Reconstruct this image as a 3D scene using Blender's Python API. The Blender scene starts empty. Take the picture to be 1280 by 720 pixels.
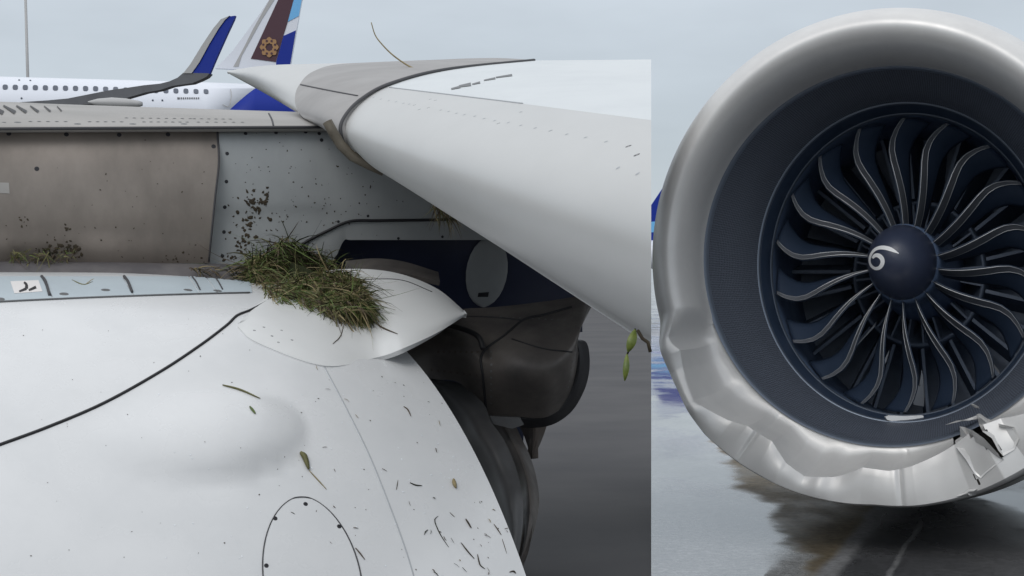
import bpy, bmesh, math, random
from mathutils import Vector, Matrix, noise
from mathutils.bvhtree import BVHTree

# ------------------------------------------------------------------ camera, sky, sun, exposure
scene = bpy.context.scene
C = scene.collection
R = math.radians
CAM_H = 1.35          # eye height above the apron
F = 2000.0            # focal length in photo pixels (1280 wide)
HOR = 352.0           # photo row of the horizon
cam_d = bpy.data.cameras.new('camera')
cam_d.sensor_width = 36.0
cam_d.lens = F / 1280 * 36.0
cam_d.shift_y = -(360 - HOR) / 1280
cam_d.clip_start = 0.05
cam_d.clip_end = 6000
cam = bpy.data.objects.new('camera', cam_d)
C.objects.link(cam)
cam.location = (0, 0, CAM_H)
cam.rotation_euler = (R(90), 0, 0)
scene.camera = cam

SUN_EL, SUN_AZ = R(42), R(205)      # azimuth clockwise from +Y
world = bpy.data.worlds.new('World')
scene.world = world
world.use_nodes = True
wn, wl = world.node_tree.nodes, world.node_tree.links
wn.clear()
w_out = wn.new('ShaderNodeOutputWorld')
w_bg = wn.new('ShaderNodeBackground')
w_sky = wn.new('ShaderNodeTexSky')
w_sky.sky_type = 'NISHITA'
w_sky.sun_disc = False
w_sky.sun_elevation = SUN_EL
w_sky.sun_rotation = SUN_AZ
w_tc = wn.new('ShaderNodeTexCoord')
w_sep = wn.new('ShaderNodeSeparateXYZ')
w_map = wn.new('ShaderNodeMapRange')
w_map.inputs[1].default_value = 0.0
w_map.inputs[2].default_value = 1.0
w_ramp = wn.new('ShaderNodeValToRGB')          # overcast: the zenith is brighter than the horizon
w_ramp.color_ramp.elements[0].color = (4.7, 5.3, 5.9, 1)
w_ramp.color_ramp.elements[1].color = (12.2, 12.4, 12.6, 1)
w_noise = wn.new('ShaderNodeTexNoise')
w_noise.inputs['Scale'].default_value = 2.6
w_noise.inputs['Detail'].default_value = 5
w_noise.inputs['Roughness'].default_value = 0.55
w_cm = wn.new('ShaderNodeMapping')
w_cm.inputs['Scale'].default_value = (1, 1, 3.2)
w_nm = wn.new('ShaderNodeMapRange')
w_nm.inputs[1].default_value = 0.3
w_nm.inputs[2].default_value = 0.7
w_nm.inputs[3].default_value = 0.90
w_nm.inputs[4].default_value = 1.18
w_mul = wn.new('ShaderNodeVectorMath')
w_mul.operation = 'SCALE'
w_mix = wn.new('ShaderNodeMix')
w_mix.data_type = 'RGBA'
w_mix.inputs['Factor'].default_value = 0.86    # cloud layer over the clear sky
wl.new(w_tc.outputs['Generated'], w_sep.inputs[0])
wl.new(w_sep.outputs['Z'], w_map.inputs[0])
wl.new(w_map.outputs[0], w_ramp.inputs[0])
wl.new(w_tc.outputs['Generated'], w_cm.inputs[0])
wl.new(w_cm.outputs[0], w_noise.inputs['Vector'])
wl.new(w_noise.outputs['Fac'], w_nm.inputs[0])
wl.new(w_ramp.outputs[0], w_mul.inputs[0])
wl.new(w_nm.outputs[0], w_mul.inputs['Scale'])
wl.new(w_sky.outputs[0], w_mix.inputs['A'])
wl.new(w_mul.outputs[0], w_mix.inputs['B'])
wl.new(w_mix.outputs['Result'], w_bg.inputs['Color'])
w_bg.inputs['Strength'].default_value = 0.1
wl.new(w_bg.outputs[0], w_out.inputs[0])

sun_d = bpy.data.lights.new('sun', 'SUN')
sun_d.energy = 0.85
sun_d.angle = R(30)
sun_d.color = (1.0, 0.97, 0.93)
sun = bpy.data.objects.new('sun', sun_d)
C.objects.link(sun)
sd = Vector((math.sin(SUN_AZ) * math.cos(SUN_EL), math.cos(SUN_AZ) * math.cos(SUN_EL), math.sin(SUN_EL)))
sun.rotation_euler = (-sd).to_track_quat('-Z', 'Y').to_euler()
sun.location = sd * 50

vs = scene.view_settings
vs.view_transform = 'Standard'
vs.look = 'None'
vs.exposure = 0.0
vs.gamma = 1.0
vs.use_curve_mapping = False
scene.cycles.use_denoising = True
scene.cycles.max_bounces = 8
scene.cycles.use_adaptive_sampling = True

# ------------------------------------------------------------------ helpers
def P(x, y, d):
    """world point seen at photo pixel (x, y) standing d metres ahead of the eye"""
    return Vector(((x - 640) * d / F, d, CAM_H - (y - HOR) * d / F))

def G(x, y, z=0.0):
    """point of the ground under photo pixel (x, y)"""
    d = (CAM_H - z) * F / (y - HOR)
    return Vector(((x - 640) * d / F, d, z))

def pix(p):
    return (640 + F * p.x / p.y, HOR + F * (CAM_H - p.z) / p.y)

def ray(x, y):
    return Vector(((x - 640) / F, 1, -(y - HOR) / F)).normalized()

EYE = Vector((0, 0, CAM_H))

def tag(o, label=None, cat=None, group=None, kind=None):
    if label: o['label'] = label
    if cat: o['category'] = cat
    if group: o['group'] = group
    if kind: o['kind'] = kind
    return o

def empty(name, loc):
    o = bpy.data.objects.new(name, None)
    o.empty_display_size = 0.2
    o.location = loc
    C.objects.link(o)
    return o

def setpar(o, par):
    if par is None: return
    o.parent = par
    if par.type == 'EMPTY':
        o.matrix_parent_inverse = Matrix.Translation(-Vector(par.location))

def mk(name, verts, faces, mat, parent=None, smooth=True, fmat=None):
    me = bpy.data.meshes.new(name)
    me.from_pydata([tuple(v) for v in verts], [], faces)
    mats = mat if isinstance(mat, (list, tuple)) else [mat]
    for m in mats: me.materials.append(m)
    if fmat: me.polygons.foreach_set('material_index', fmat)
    if smooth: me.polygons.foreach_set('use_smooth', [True] * len(me.polygons))
    me.update()
    o = bpy.data.objects.new(name, me)
    C.objects.link(o)
    setpar(o, parent)
    return o

def from_bm(name, bm, mat, parent=None, smooth=True):
    me = bpy.data.meshes.new(name)
    bm.to_mesh(me); bm.free()
    mats = mat if isinstance(mat, (list, tuple)) else [mat]
    for m in mats: me.materials.append(m)
    if smooth: me.polygons.foreach_set('use_smooth', [True] * len(me.polygons))
    o = bpy.data.objects.new(name, me)
    C.objects.link(o)
    setpar(o, parent)
    return o

def cat1(pts, n):
    """Catmull-Rom resample of a point list to n points"""
    m = len(pts)
    out = []
    for i in range(n):
        t = i / (n - 1) * (m - 1)
        k = min(int(t), m - 2); f = t - k
        p1, p2 = pts[k], pts[k + 1]
        p0 = pts[k - 1] if k > 0 else p1 * 2 - p2
        p3 = pts[k + 2] if k + 2 < m else p2 * 2 - p1
        out.append(0.5 * ((2 * p1) + (p2 - p0) * f + (2 * p0 - 5 * p1 + 4 * p2 - p3) * f * f + (3 * p1 - p0 - 3 * p2 + p3) * f ** 3))
    return out

def loft(rows, nu, nv):
    """rows of control points -> dense grid of nv rows, nu points each"""
    a = [cat1(r, nu) for r in rows]
    cols = [cat1([a[j][i] for j in range(len(a))], nv) for i in range(nu)]
    return [[cols[i][j] for i in range(nu)] for j in range(nv)]

def gridfaces(nr, nc, off=0, closed=False):
    f = []
    for j in range(nr - 1):
        for i in range(nc - 1 if not closed else nc):
            i2 = (i + 1) % nc
            f.append((off + j * nc + i, off + j * nc + i2, off + (j + 1) * nc + i2, off + (j + 1) * nc + i))
    return f

def gridmesh(name, grid, mat, parent=None, thick=0.0, smooth=True):
    """grid of points as a sheet; thick > 0 gives it a back and sides, away from the eye"""
    nr, nc = len(grid), len(grid[0])
    v = [p for r in grid for p in r]
    f = gridfaces(nr, nc)
    if thick:
        n = nr * nc
        me = bpy.data.meshes.new('t'); me.from_pydata([tuple(p) for p in v], [], f); me.update()
        nn = [Vector(x.normal) for x in me.vertices]
        bpy.data.meshes.remove(me)
        s = sum(1 if nn[i].dot(EYE - v[i]) > 0 else -1 for i in range(0, n, max(1, n // 50)))
        sg = 1 if s > 0 else -1
        v = v + [v[i] - nn[i] * thick * sg for i in range(n)]
        f = f + [tuple(reversed([a + n for a in q])) for q in f]
        edge = [i for i in range(nc)] + [j * nc + nc - 1 for j in range(1, nr)] + [(nr - 1) * nc + i for i in range(nc - 2, -1, -1)] + [j * nc for j in range(nr - 2, 0, -1)]
        for k in range(len(edge)):
            a, b = edge[k], edge[(k + 1) % len(edge)]
            f.append((a, a + n, b + n, b))
        if sg < 0: f = [tuple(reversed(q)) for q in f]
    o = mk(name, v, f, mat, parent, smooth)
    if thick and smooth: sharp(o)
    return o

def sharp(o, ang=35):
    me = o.data
    bm = bmesh.new(); bm.from_mesh(me)
    for e in bm.edges:
        if len(e.link_faces) == 2 and e.calc_face_angle(0) > R(ang): e.smooth = False
    bm.to_mesh(me); bm.free()

def bvh_of(*objs):
    v, f = [], []
    for o in objs:
        b = len(v)
        v += [Vector(x.co) for x in o.data.vertices]
        f += [tuple(b + i for i in p.vertices) for p in o.data.polygons]
    return BVHTree.FromPolygons(v, f)

def hit(b, x, y):
    r = ray(x, y)
    loc, nor, i, d = b.ray_cast(EYE, r)
    if loc is None: return None
    if nor.dot(r) > 0: nor = -nor
    return loc, nor

def tubegeo(pts, rad, n=6, taper=None):
    v, f = [], []
    m = len(pts)
    for i, p in enumerate(pts):
        t = (pts[min(i + 1, m - 1)] - pts[max(i - 1, 0)]).normalized()
        a = t.orthogonal().normalized() if i == 0 else (a - t * a.dot(t)).normalized()
        b = t.cross(a)
        r = rad if taper is None else rad * taper[i]
        for k in range(n):
            an = 2 * math.pi * k / n
            v.append(p + a * (math.cos(an) * r) + b * (math.sin(an) * r))
    f = gridfaces(m, n, 0, True)
    f.append(tuple(range(n - 1, -1, -1))); f.append(tuple((m - 1) * n + k for k in range(n)))
    return v, f

def tube(name, pts, rad, mat, parent=None, n=6, taper=None):
    if len(pts) < 2: raise ValueError('tube without points: ' + name)
    v, f = tubegeo(pts, rad, n, taper)
    return mk(name, v, f, mat, parent)

def seam(name, b, px, width, mat, parent, lift=0.0, n=None):
    """a groove filler or bead that follows a surface through photo pixels"""
    pp = cat1([Vector((x, y, 0)) for x, y in px], n or max(12, len(px) * 8))
    pts = []
    for q in pp:
        h = hit(b, q.x, q.y)
        if h: pts.append(h[0] + h[1] * lift)
    return tube(name, pts, width / 2, mat, parent, 6)

def patch(name, b, quad, mat, parent, nu=10, nv=4, lift=0.003, thick=0.003):
    """thin plate on a surface inside four photo corners (tl, tr, br, bl)"""
    tl, tr, br, bl = [Vector((x, y, 0)) for x, y in quad]
    g = []
    for j in range(nv):
        row = []
        for i in range(nu):
            u, w = i / (nu - 1), j / (nv - 1)
            q = tl.lerp(tr, u).lerp(bl.lerp(br, u), w)
            h = hit(b, q.x, q.y)
            dy = 0
            while h is None and dy < 40:
                dy += 1; h = hit(b, q.x, q.y + dy)
            row.append(h[0] + h[1] * lift)
        g.append(row)
    return gridmesh(name, g, mat, parent, thick)

def polyplate(name, pts, mat, parent, thick, axis=None):
    """solid plate from an outline (any points, roughly planar); thick along axis, away from the eye"""
    bm = bmesh.new()
    vs_ = [bm.verts.new(p) for p in pts]
    fc = bm.faces.new(vs_)
    bm.normal_update()
    ax = axis if axis is not None else fc.normal.copy()
    if ax.dot(EYE - pts[0]) > 0: ax = -ax
    r = bmesh.ops.extrude_face_region(bm, geom=[fc])
    bmesh.ops.translate(bm, vec=ax * thick, verts=[e for e in r['geom'] if isinstance(e, bmesh.types.BMVert)])
    bmesh.ops.recalc_face_normals(bm, faces=bm.faces)
    bmesh.ops.triangulate(bm, faces=[f for f in bm.faces if len(f.verts) > 4])
    return from_bm(name, bm, mat, parent, False)

_disc = {}
def disc_mesh(mat, key):
    if key in _disc: return _disc[key]
    v, f, n = [], [], 12
    for r, z in ((1, 0), (0.92, .25), (.35, .3), (.3, .12)):
        v += [(r * math.cos(2 * math.pi * k / n), r * math.sin(2 * math.pi * k / n), z) for k in range(n)]
    f = gridfaces(4, n, 0, True)
    f.append(tuple(3 * n + k for k in range(n)))
    me = bpy.data.meshes.new(key); me.from_pydata(v, [], f); me.materials.append(mat)
    _disc[key] = me
    return me

def screw(b, x, y, rad, mat, parent, name='screw', hgt=0.006):
    h = hit(b, x, y)
    if not h: return None
    o = bpy.data.objects.new(name, disc_mesh(mat, name + mat.name))
    C.objects.link(o)
    o.parent = parent
    q = h[1].to_track_quat('Z', 'Y')
    m = Matrix.Translation(h[0] - h[1] * 0.0005) @ q.to_matrix().to_4x4() @ Matrix.Diagonal((rad, rad, hgt, 1))
    if parent.type == 'EMPTY':
        o.matrix_parent_inverse = Matrix.Translation(-Vector(parent.location))
    o.matrix_basis = m
    return o

# ------------------------------------------------------------------ materials
def mat(name, col, rough=0.5, metal=0.0, col2=None, nscale=3.0, stretch=(1, 1, 1), lo=0.35, hi=0.7, bump=0.0, bscale=60.0, spec=0.5, coat=0.0, rvar=0.0, detail=6):
    m = bpy.data.materials.new(name)
    m.use_nodes = True
    n, l = m.node_tree.nodes, m.node_tree.links
    p = n['Principled BSDF']
    p.inputs['Base Color'].default_value = (*col, 1)
    p.inputs['Roughness'].default_value = rough
    p.inputs['Metallic'].default_value = metal
    p.inputs['Specular IOR Level'].default_value = spec
    p.inputs['Coat Weight'].default_value = coat
    p.inputs['Coat Roughness'].default_value = 0.15
    tc = n.new('ShaderNodeTexCoord')
    if col2 or rvar:
        mp = n.new('ShaderNodeMapping'); mp.inputs['Scale'].default_value = stretch
        tx = n.new('ShaderNodeTexNoise'); tx.inputs['Scale'].default_value = nscale; tx.inputs['Detail'].default_value = detail
        tx.inputs['Roughness'].default_value = 0.6
        mr = n.new('ShaderNodeMapRange'); mr.inputs[1].default_value = lo; mr.inputs[2].default_value = hi
        l.new(tc.outputs['Object'], mp.inputs[0]); l.new(mp.outputs[0], tx.inputs['Vector']); l.new(tx.outputs['Fac'], mr.inputs[0])
        if col2:
            mx = n.new('ShaderNodeMix'); mx.data_type = 'RGBA'
            mx.inputs['A'].default_value = (*col, 1); mx.inputs['B'].default_value = (*col2, 1)
            l.new(mr.outputs[0], mx.inputs['Factor']); l.new(mx.outputs['Result'], p.inputs['Base Color'])
        if rvar:
            m2 = n.new('ShaderNodeMapRange'); m2.inputs[3].default_value = rough - rvar; m2.inputs[4].default_value = rough + rvar
            l.new(mr.outputs[0], m2.inputs[0]); l.new(m2.outputs[0], p.inputs['Roughness'])
    if bump:
        bt = n.new('ShaderNodeTexNoise'); bt.inputs['Scale'].default_value = bscale; bt.inputs['Detail'].default_value = 4
        bp = n.new('ShaderNodeBump'); bp.inputs['Strength'].default_value = bump; bp.inputs['Distance'].default_value = 0.01
        l.new(tc.outputs['Object'], bt.inputs['Vector']); l.new(bt.outputs['Fac'], bp.inputs['Height']); l.new(bp.outputs[0], p.inputs['Normal'])
    return m

M = {}
M['cowl'] = mat('white_cowl_paint', (.69, .70, .71), .30, 0, (.615, .628, .64), 2.6, (1, 1, 1), .35, .75, 0.02, 40, .5, .25, .06)
M['white'] = mat('white_paint', (.72, .73, .73), .35, 0, (.66, .67, .67), 2.5, (1, 1, 1), .4, .8, 0.01, 30, .5, .15)
M['slat'] = mat('slat_paint', (.54, .545, .54), .38, 0, (.49, .495, .49), 2.0, (1, .3, 1), .4, .75, 0.015, 50)
M['upper'] = mat('wing_top_paint', (.66, .69, .70), .35, 0, (.60, .63, .645), 3, (1, .5, 1), .4, .75, .01, 40)
M['brown'] = mat('dirty_panel', (.27, .235, .205), .38, .4, (.155, .135, .118), 2.2, (1, 1, .55), .38, .68, .03, 80, .5, 0, .08)
M['lightgrey'] = mat('grey_panel_paint', (.36, .378, .384), .45, 0, (.28, .295, .30), 3, (1, 1, .6), .35, .75, .02, 60)
M['rail'] = mat('rail_paint', (.35, .335, .32), .5, 0, (.26, .25, .235), 2.6, (.5, 1, 2), .35, .75, .03, 70)
M['sleeve'] = mat('sleeve_paint', (.33, .32, .315), .5, 0, (.25, .24, .235), 3, (1, 1, 1), .35, .75, .03, 70)
M['strip'] = mat('strip_panel_paint', (.46, .53, .57), .4, 0, (.41, .47, .51), 4, (1, 1, 1), .35, .75, .02, 60)
M['seal'] = mat('seal_rubber', (.085, .08, .085), .6, 0, (.14, .13, .13), 5, (1, 1, 1), .4, .7, .1, 60)
M['black'] = mat('black_rubber', (.012, .012, .015), .55)
M['line'] = mat('panel_gap', (.05, .05, .055), .7)
M['faint'] = mat('panel_gap_pale', (.40, .42, .44), .6)
M['screw'] = mat('screw_metal', (.16, .165, .17), .5, .6)
M['screw_dark'] = mat('screw_black', (.03, .03, .035), .5, .4)
M['navy'] = mat('navy_paint', (.024, .031, .064), .4, 0, (.017, .022, .048), 4)
M['core'] = mat('scorched_metal', (.125, .112, .103), .5, .25, (.058, .053, .052), 5, (1, 1, 1), .35, .7, .05, 40, .5, 0, .1)
M['core2'] = mat('grey_core_metal', (.085, .088, .092), .5, .3, (.055, .055, .058), 4)
M['bronze'] = mat('bronze_metal', (.10, .08, .068), .5, .4, (.06, .05, .045), 5)
M['sticker'] = mat('sticker_white', (.72, .70, .69), .5)
M['mud'] = mat('mud', (.035, .026, .016), .8, 0, (.06, .045, .025), 20)
M['g1'] = mat('grass_green', (.115, .165, .035), .6, 0, (.06, .095, .02), 30)
M['g2'] = mat('grass_olive', (.14, .13, .045), .6, 0, (.08, .08, .025), 30)
M['g3'] = mat('grass_straw', (.30, .24, .12), .6, 0, (.18, .14, .07), 30)
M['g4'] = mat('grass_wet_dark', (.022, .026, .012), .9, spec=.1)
M['g5'] = mat('root_brown', (.07, .048, .028), .7)

# ------------------------------------------------------------------ ground
M['asphalt'] = mat('dark_damp_asphalt', (.088, .086, .088), .75, 0, (.058, .058, .063), .55, (1, 1, 1), .3, .75, .02, 160, .2, 0, .03)
def wet_mat(name, c1, c2, rough, nscale, ripple, ior=1.45, spec=.5, patch_r=0.0):
    m = mat(name, c1, rough, 0, c2, nscale, (1, .45, 1), .38, .66, 0, 1, spec)
    n, l = m.node_tree.nodes, m.node_tree.links
    p = n['Principled BSDF']
    p.inputs['IOR'].default_value = ior
    tc = n.new('ShaderNodeTexCoord')
    t = n.new('ShaderNodeTexNoise'); t.inputs['Scale'].default_value = 5.0; t.inputs['Detail'].default_value = 3
    bp = n.new('ShaderNodeBump'); bp.inputs['Strength'].default_value = ripple; bp.inputs['Distance'].default_value = .01
    l.new(tc.outputs['Object'], t.inputs['Vector']); l.new(t.outputs['Fac'], bp.inputs['Height']); l.new(bp.outputs[0], p.inputs['Normal'])
    if patch_r:
        t2 = n.new('ShaderNodeTexNoise'); t2.inputs['Scale'].default_value = .8; t2.inputs['Detail'].default_value = 8
        mr = n.new('ShaderNodeMapRange'); mr.inputs[1].default_value = .4; mr.inputs[2].default_value = .6
        mr.inputs[3].default_value = rough; mr.inputs[4].default_value = rough + patch_r
        l.new(tc.outputs['Object'], t2.inputs['Vector']); l.new(t2.outputs['Fac'], mr.inputs[0]); l.new(mr.outputs[0], p.inputs['Roughness'])
    return m
def apron_mat():
    """wet concrete: water film, a dark reflection painted as a brown strip and, past a joint, a dark slab; all fixed to the ground"""
    m = bpy.data.materials.new('wet_concrete'); m.use_nodes = True
    n, l = m.node_tree.nodes, m.node_tree.links
    p = n['Principled BSDF']
    tc = n.new('ShaderNodeTexCoord'); sp = n.new('ShaderNodeSeparateXYZ'); l.new(tc.outputs['Object'], sp.inputs[0])
    def math_(op, a, b=None):
        q = n.new('ShaderNodeMath'); q.operation = op
        for i, v in enumerate((a, b)):
            if v is None: continue
            if isinstance(v, (int, float)): q.inputs[i].default_value = v
            else: l.new(v, q.inputs[i])
        return q.outputs[0]
    def noise_(scale, st, det=5, rough=.6):
        mp = n.new('ShaderNodeMapping'); mp.inputs['Scale'].default_value = st
        t = n.new('ShaderNodeTexNoise'); t.inputs['Scale'].default_value = scale; t.inputs['Detail'].default_value = det; t.inputs['Roughness'].default_value = rough
        l.new(tc.outputs['Object'], mp.inputs[0]); l.new(mp.outputs[0], t.inputs['Vector']); return t.outputs['Fac']
    def step(v, a, b, o0=0.0, o1=1.0):
        r = n.new('ShaderNodeMapRange'); r.interpolation_type = 'SMOOTHSTEP'
        r.inputs[1].default_value = a; r.inputs[2].default_value = b; r.inputs[3].default_value = o0; r.inputs[4].default_value = o1
        l.new(v, r.inputs[0]); return r.outputs[0]
    def mix(f, a, b):
        q = n.new('ShaderNodeMix'); q.data_type = 'RGBA'; l.new(f, q.inputs['Factor'])
        for nm, v in (('A', a), ('B', b)):
            if isinstance(v, tuple): q.inputs[nm].default_value = (*v, 1)
            else: l.new(v, q.inputs[nm])
        return q.outputs['Result']
    def fmix(f, a, b):
        q = n.new('ShaderNodeMix'); l.new(f, q.inputs['Factor'])
        for k_, v in ((2, a), (3, b)):
            if isinstance(v, (int, float)): q.inputs[k_].default_value = v
            else: l.new(v, q.inputs[k_])
        return q.outputs[0]
    X, Y = sp.outputs['X'], sp.outputs['Y']
    edge_n = math_('SUBTRACT', noise_(1.7, (1.0, .8, 1), 4, .5), .5)
    fine = noise_(22, (1, 1, 1), 8, .8)
    big = noise_(.9, (1, .5, 1), 6, .6)
    # dark mirrored shape painted in as a brown, low-gloss strip
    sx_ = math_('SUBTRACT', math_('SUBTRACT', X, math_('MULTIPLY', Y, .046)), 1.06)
    dark_refl = step(math_('ADD', sx_, math_('MULTIPLY', edge_n, .5)), -.05, .07)
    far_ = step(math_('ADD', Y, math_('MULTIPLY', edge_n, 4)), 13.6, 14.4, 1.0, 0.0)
    dark_refl = math_('MULTIPLY', dark_refl, far_)
    # distance from the slab joint
    jd = math_('ADD', math_('ADD', math_('MULTIPLY', X, .947), math_('MULTIPLY', Y, -.324)), 1.037)
    jn = math_('ADD', jd, math_('MULTIPLY', edge_n, .10))
    slab = step(jn, -.02, .03)
    joint = math_('MULTIPLY', step(math_('ABSOLUTE', math_('SUBTRACT', jn, .03)), .015, .075, 1.0, 0.0), step(big, .35, .6, .35, 1.0))
    joint2 = math_('MULTIPLY', step(math_('ABSOLUTE', math_('SUBTRACT', jn, .30)), .004, .022, 1.0, 0.0), step(big, .35, .6, .1, .7))
    joint = math_('MAXIMUM', joint, joint2)
    water = mix(step(big, .35, .65), (.33, .33, .325), (.22, .22, .218))
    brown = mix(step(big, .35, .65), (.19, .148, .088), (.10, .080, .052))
    dark = mix(step(big, .35, .65), (.072, .072, .074), (.042, .043, .046))
    col = mix(slab, mix(dark_refl, water, brown), dark)
    col = mix(joint, col, (.17, .17, .172))
    gr = step(fine, .32, .68, .6, 1.3)
    vm = n.new('ShaderNodeVectorMath'); vm.operation = 'SCALE'; l.new(col, vm.inputs[0]); l.new(gr, vm.inputs['Scale'])
    l.new(vm.outputs[0], p.inputs['Base Color'])
    pud = step(noise_(.7, (1, .6, 1), 7, .6), .42, .60)
    rw = fmix(pud, .03, .16)
    rd = fmix(pud, .35, .6)
    rs = fmix(pud, .06, .30)
    ro = fmix(slab, fmix(dark_refl, rw, rd), rs)
    l.new(fmix(joint, ro, .5), p.inputs['Roughness'])
    l.new(fmix(dark_refl, .62, .10), p.inputs['Specular IOR Level'])
    bp = n.new('ShaderNodeBump'); bp.inputs['Strength'].default_value = .03; bp.inputs['Distance'].default_value = .01
    l.new(math_('ADD', math_('MULTIPLY', fine, fmix(pud, .05, .5)), noise_(4, (1, 1, 1), 2)), bp.inputs['Height'])
    l.new(bp.outputs[0], p.inputs['Normal'])
    return m
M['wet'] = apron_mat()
M['joint'] = mat('joint_filler', (.16, .16, .165), .5, 0, (.09, .09, .09), 8)

def sheet(name, pts, z, m):
    return tag(mk(name, [Vector((p[0], p[1], z)) for p in pts], [tuple(range(len(pts)))], m, None, False), kind='structure')
sheet('ground', [(-5000, -200), (5000, -200), (5000, 5000), (-5000, 5000)], 0, M['asphalt'])
k = (814 - 640) / F
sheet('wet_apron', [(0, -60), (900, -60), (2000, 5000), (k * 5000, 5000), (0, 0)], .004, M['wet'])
rnd = random.Random(4)
def jag(px, amp, per=7):
    out = []
    for a, b in zip(px, px[1:]):
        for i in range(per):
            f = i / per
            x = a[0] + (b[0] - a[0]) * f; y = a[1] + (b[1] - a[1]) * f
            q = noise.noise(Vector((y * .16, x * .05, 3.1))) * amp * 2.2 + noise.noise(Vector((y * .5, x * .2, 9.1))) * amp * 1.6
            out.append((x + q, y))
    return out + [px[-1]]
# the raised apron the far aircraft stands on
M['bank'] = mat('embankment', (.06, .085, .03), .9, 0, (.09, .09, .05), .3)
AP = 6.6
v = [(-160, 66, 0), (-2, 66, 0), (-2, 170, 0), (-160, 170, 0), (-160, 70, AP), (-5, 70, AP), (-5, 170, AP), (-160, 170, AP)]
ra = mk('raised_apron', v, [(0, 1, 5, 4), (1, 2, 6, 5), (2, 3, 7, 6), (3, 0, 4, 7), (4, 5, 6, 7)], [M['bank'], M['asphalt']], None, False, [0, 0, 0, 0, 1])
tag(ra, kind='structure')

# ------------------------------------------------------------------ far aircraft (white, blue tail)
M['fus'] = mat('far_white_paint', (.74, .77, .84), .3)
M['blue'] = mat('far_blue_paint', (.008, .028, .28), .5, spec=.25)
M['lblue'] = mat('far_light_blue', (.16, .46, .80), .35)
M['maroon'] = mat('far_maroon', (.065, .022, .035), .4)
M['gold'] = mat('far_gold', (.36, .20, .085), .45)
M['fwin'] = mat('far_window', (.10, .115, .15), .25)
M['fwing'] = mat('far_wing_grey', (.13, .135, .145), .45, 0, (.10, .10, .11), .5)
M['fgrey'] = mat('far_pale_grey', (.42, .42, .42), .45)
M['tyre'] = mat('tyre', (.02, .02, .02), .8)

far = empty('airliner', (-22, 82, AP))
tag(far, 'distant white airliner with blue tail and maroon fin bearing a gold star', 'airliner')
def fus_ring(x, d, ytop, r, n=40):
    top = P(x, ytop, d)
    c = top - Vector((0, 0, r))
    return c, r
stations = []
for i in range(24):
    f = i / 23
    X = -62 + f * 60.5                      # world X along the fuselage
    d = 78 + f * 16
    zt = CAM_H + 11.0 + .25 * f
    r = 2.05
    if X < -52: r = 2.05 * math.sqrt(max(.02, 1 - ((-52 - X) / 10.2) ** 2)); zt -= (2.05 - r) * 1.1
    if X > -18:
        q = (X + 18) / 16.5
        r = 2.05 * (1 - .8 * q ** 1.3)
        zt -= .15 * q
    stations.append((Vector((X, d, zt - r)), r))
v, n = [], 44
for c, r in stations:
    for k_ in range(n):
        a = 2 * math.pi * k_ / n
        v.append(c + Vector((.23 * r * math.cos(a) * -1, r * math.cos(a), r * math.sin(a))))
f = gridfaces(len(stations), n, 0, True)
f += [tuple(range(n)), tuple(reversed([(len(stations) - 1) * n + q for q in range(n)]))]
tmp = mk('tmp', v, f, M['fus'])
fb = bvh_of(tmp)
def cutcopy(src, name, m, parent, co, no):
    bm = bmesh.new(); bm.from_mesh(src.data)
    bmesh.ops.bisect_plane(bm, geom=bm.verts[:] + bm.edges[:] + bm.faces[:], plane_co=co, plane_no=no, clear_outer=True)
    be = [e for e in bm.edges if e.is_boundary]
    bmesh.ops.holes_fill(bm, edges=be, sides=0)
    return from_bm(name, bm, m, parent)
pa, pb = P(272, 138, 86), P(306, 101, 86)
no = (pb - pa).cross(Vector((0, 1, 0))).normalized()
if no.x < 0: no = -no
fus = cutcopy(tmp, 'fuselage', M['fus'], far, pa, no)
cutcopy(tmp, 'tail_section', M['blue'], far, pa, -no)
bpy.data.objects.remove(tmp)
fb2 = bvh_of(fus)
wm = bpy.data.meshes.new('window')
vv = []
for z in (-.03, .03):
    for k_ in range(14):
        a = 2 * math.pi * k_ / 14
        vv.append((.135 * math.copysign(abs(math.cos(a)) ** .7, math.cos(a)), z, .185 * math.copysign(abs(math.sin(a)) ** .7, math.sin(a))))
wm.from_pydata(vv, [], gridfaces(2, 14, 0, True) + [tuple(range(14)), tuple(range(27, 13, -1))])
wm.materials.append(M['fwin'])
for i in range(21):
    x = 6.5 + i * 12.55
    h = hit(fb2, x, 109 + x * .0175 + (0 if x < 150 else 1.0))
    if h:
        o = bpy.data.objects.new('window', wm); C.objects.link(o); o.parent = fus
        o.location = h[0]; o.rotation_euler = (math.asin(max(-1, min(1, h[1].z))) * -1, 0, math.atan2(h[1].x, -h[1].y))
for x, y in ((24, 100.5), (38, 101), (27, 123), (191, 125.5), (203, 125.5)):
    h = hit(fb2, x, y)
    o = bpy.data.objects.new('vent', wm); C.objects.link(o); o.parent = fus; o.location = h[0]; o.scale = (.35, 1, .3)
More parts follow.
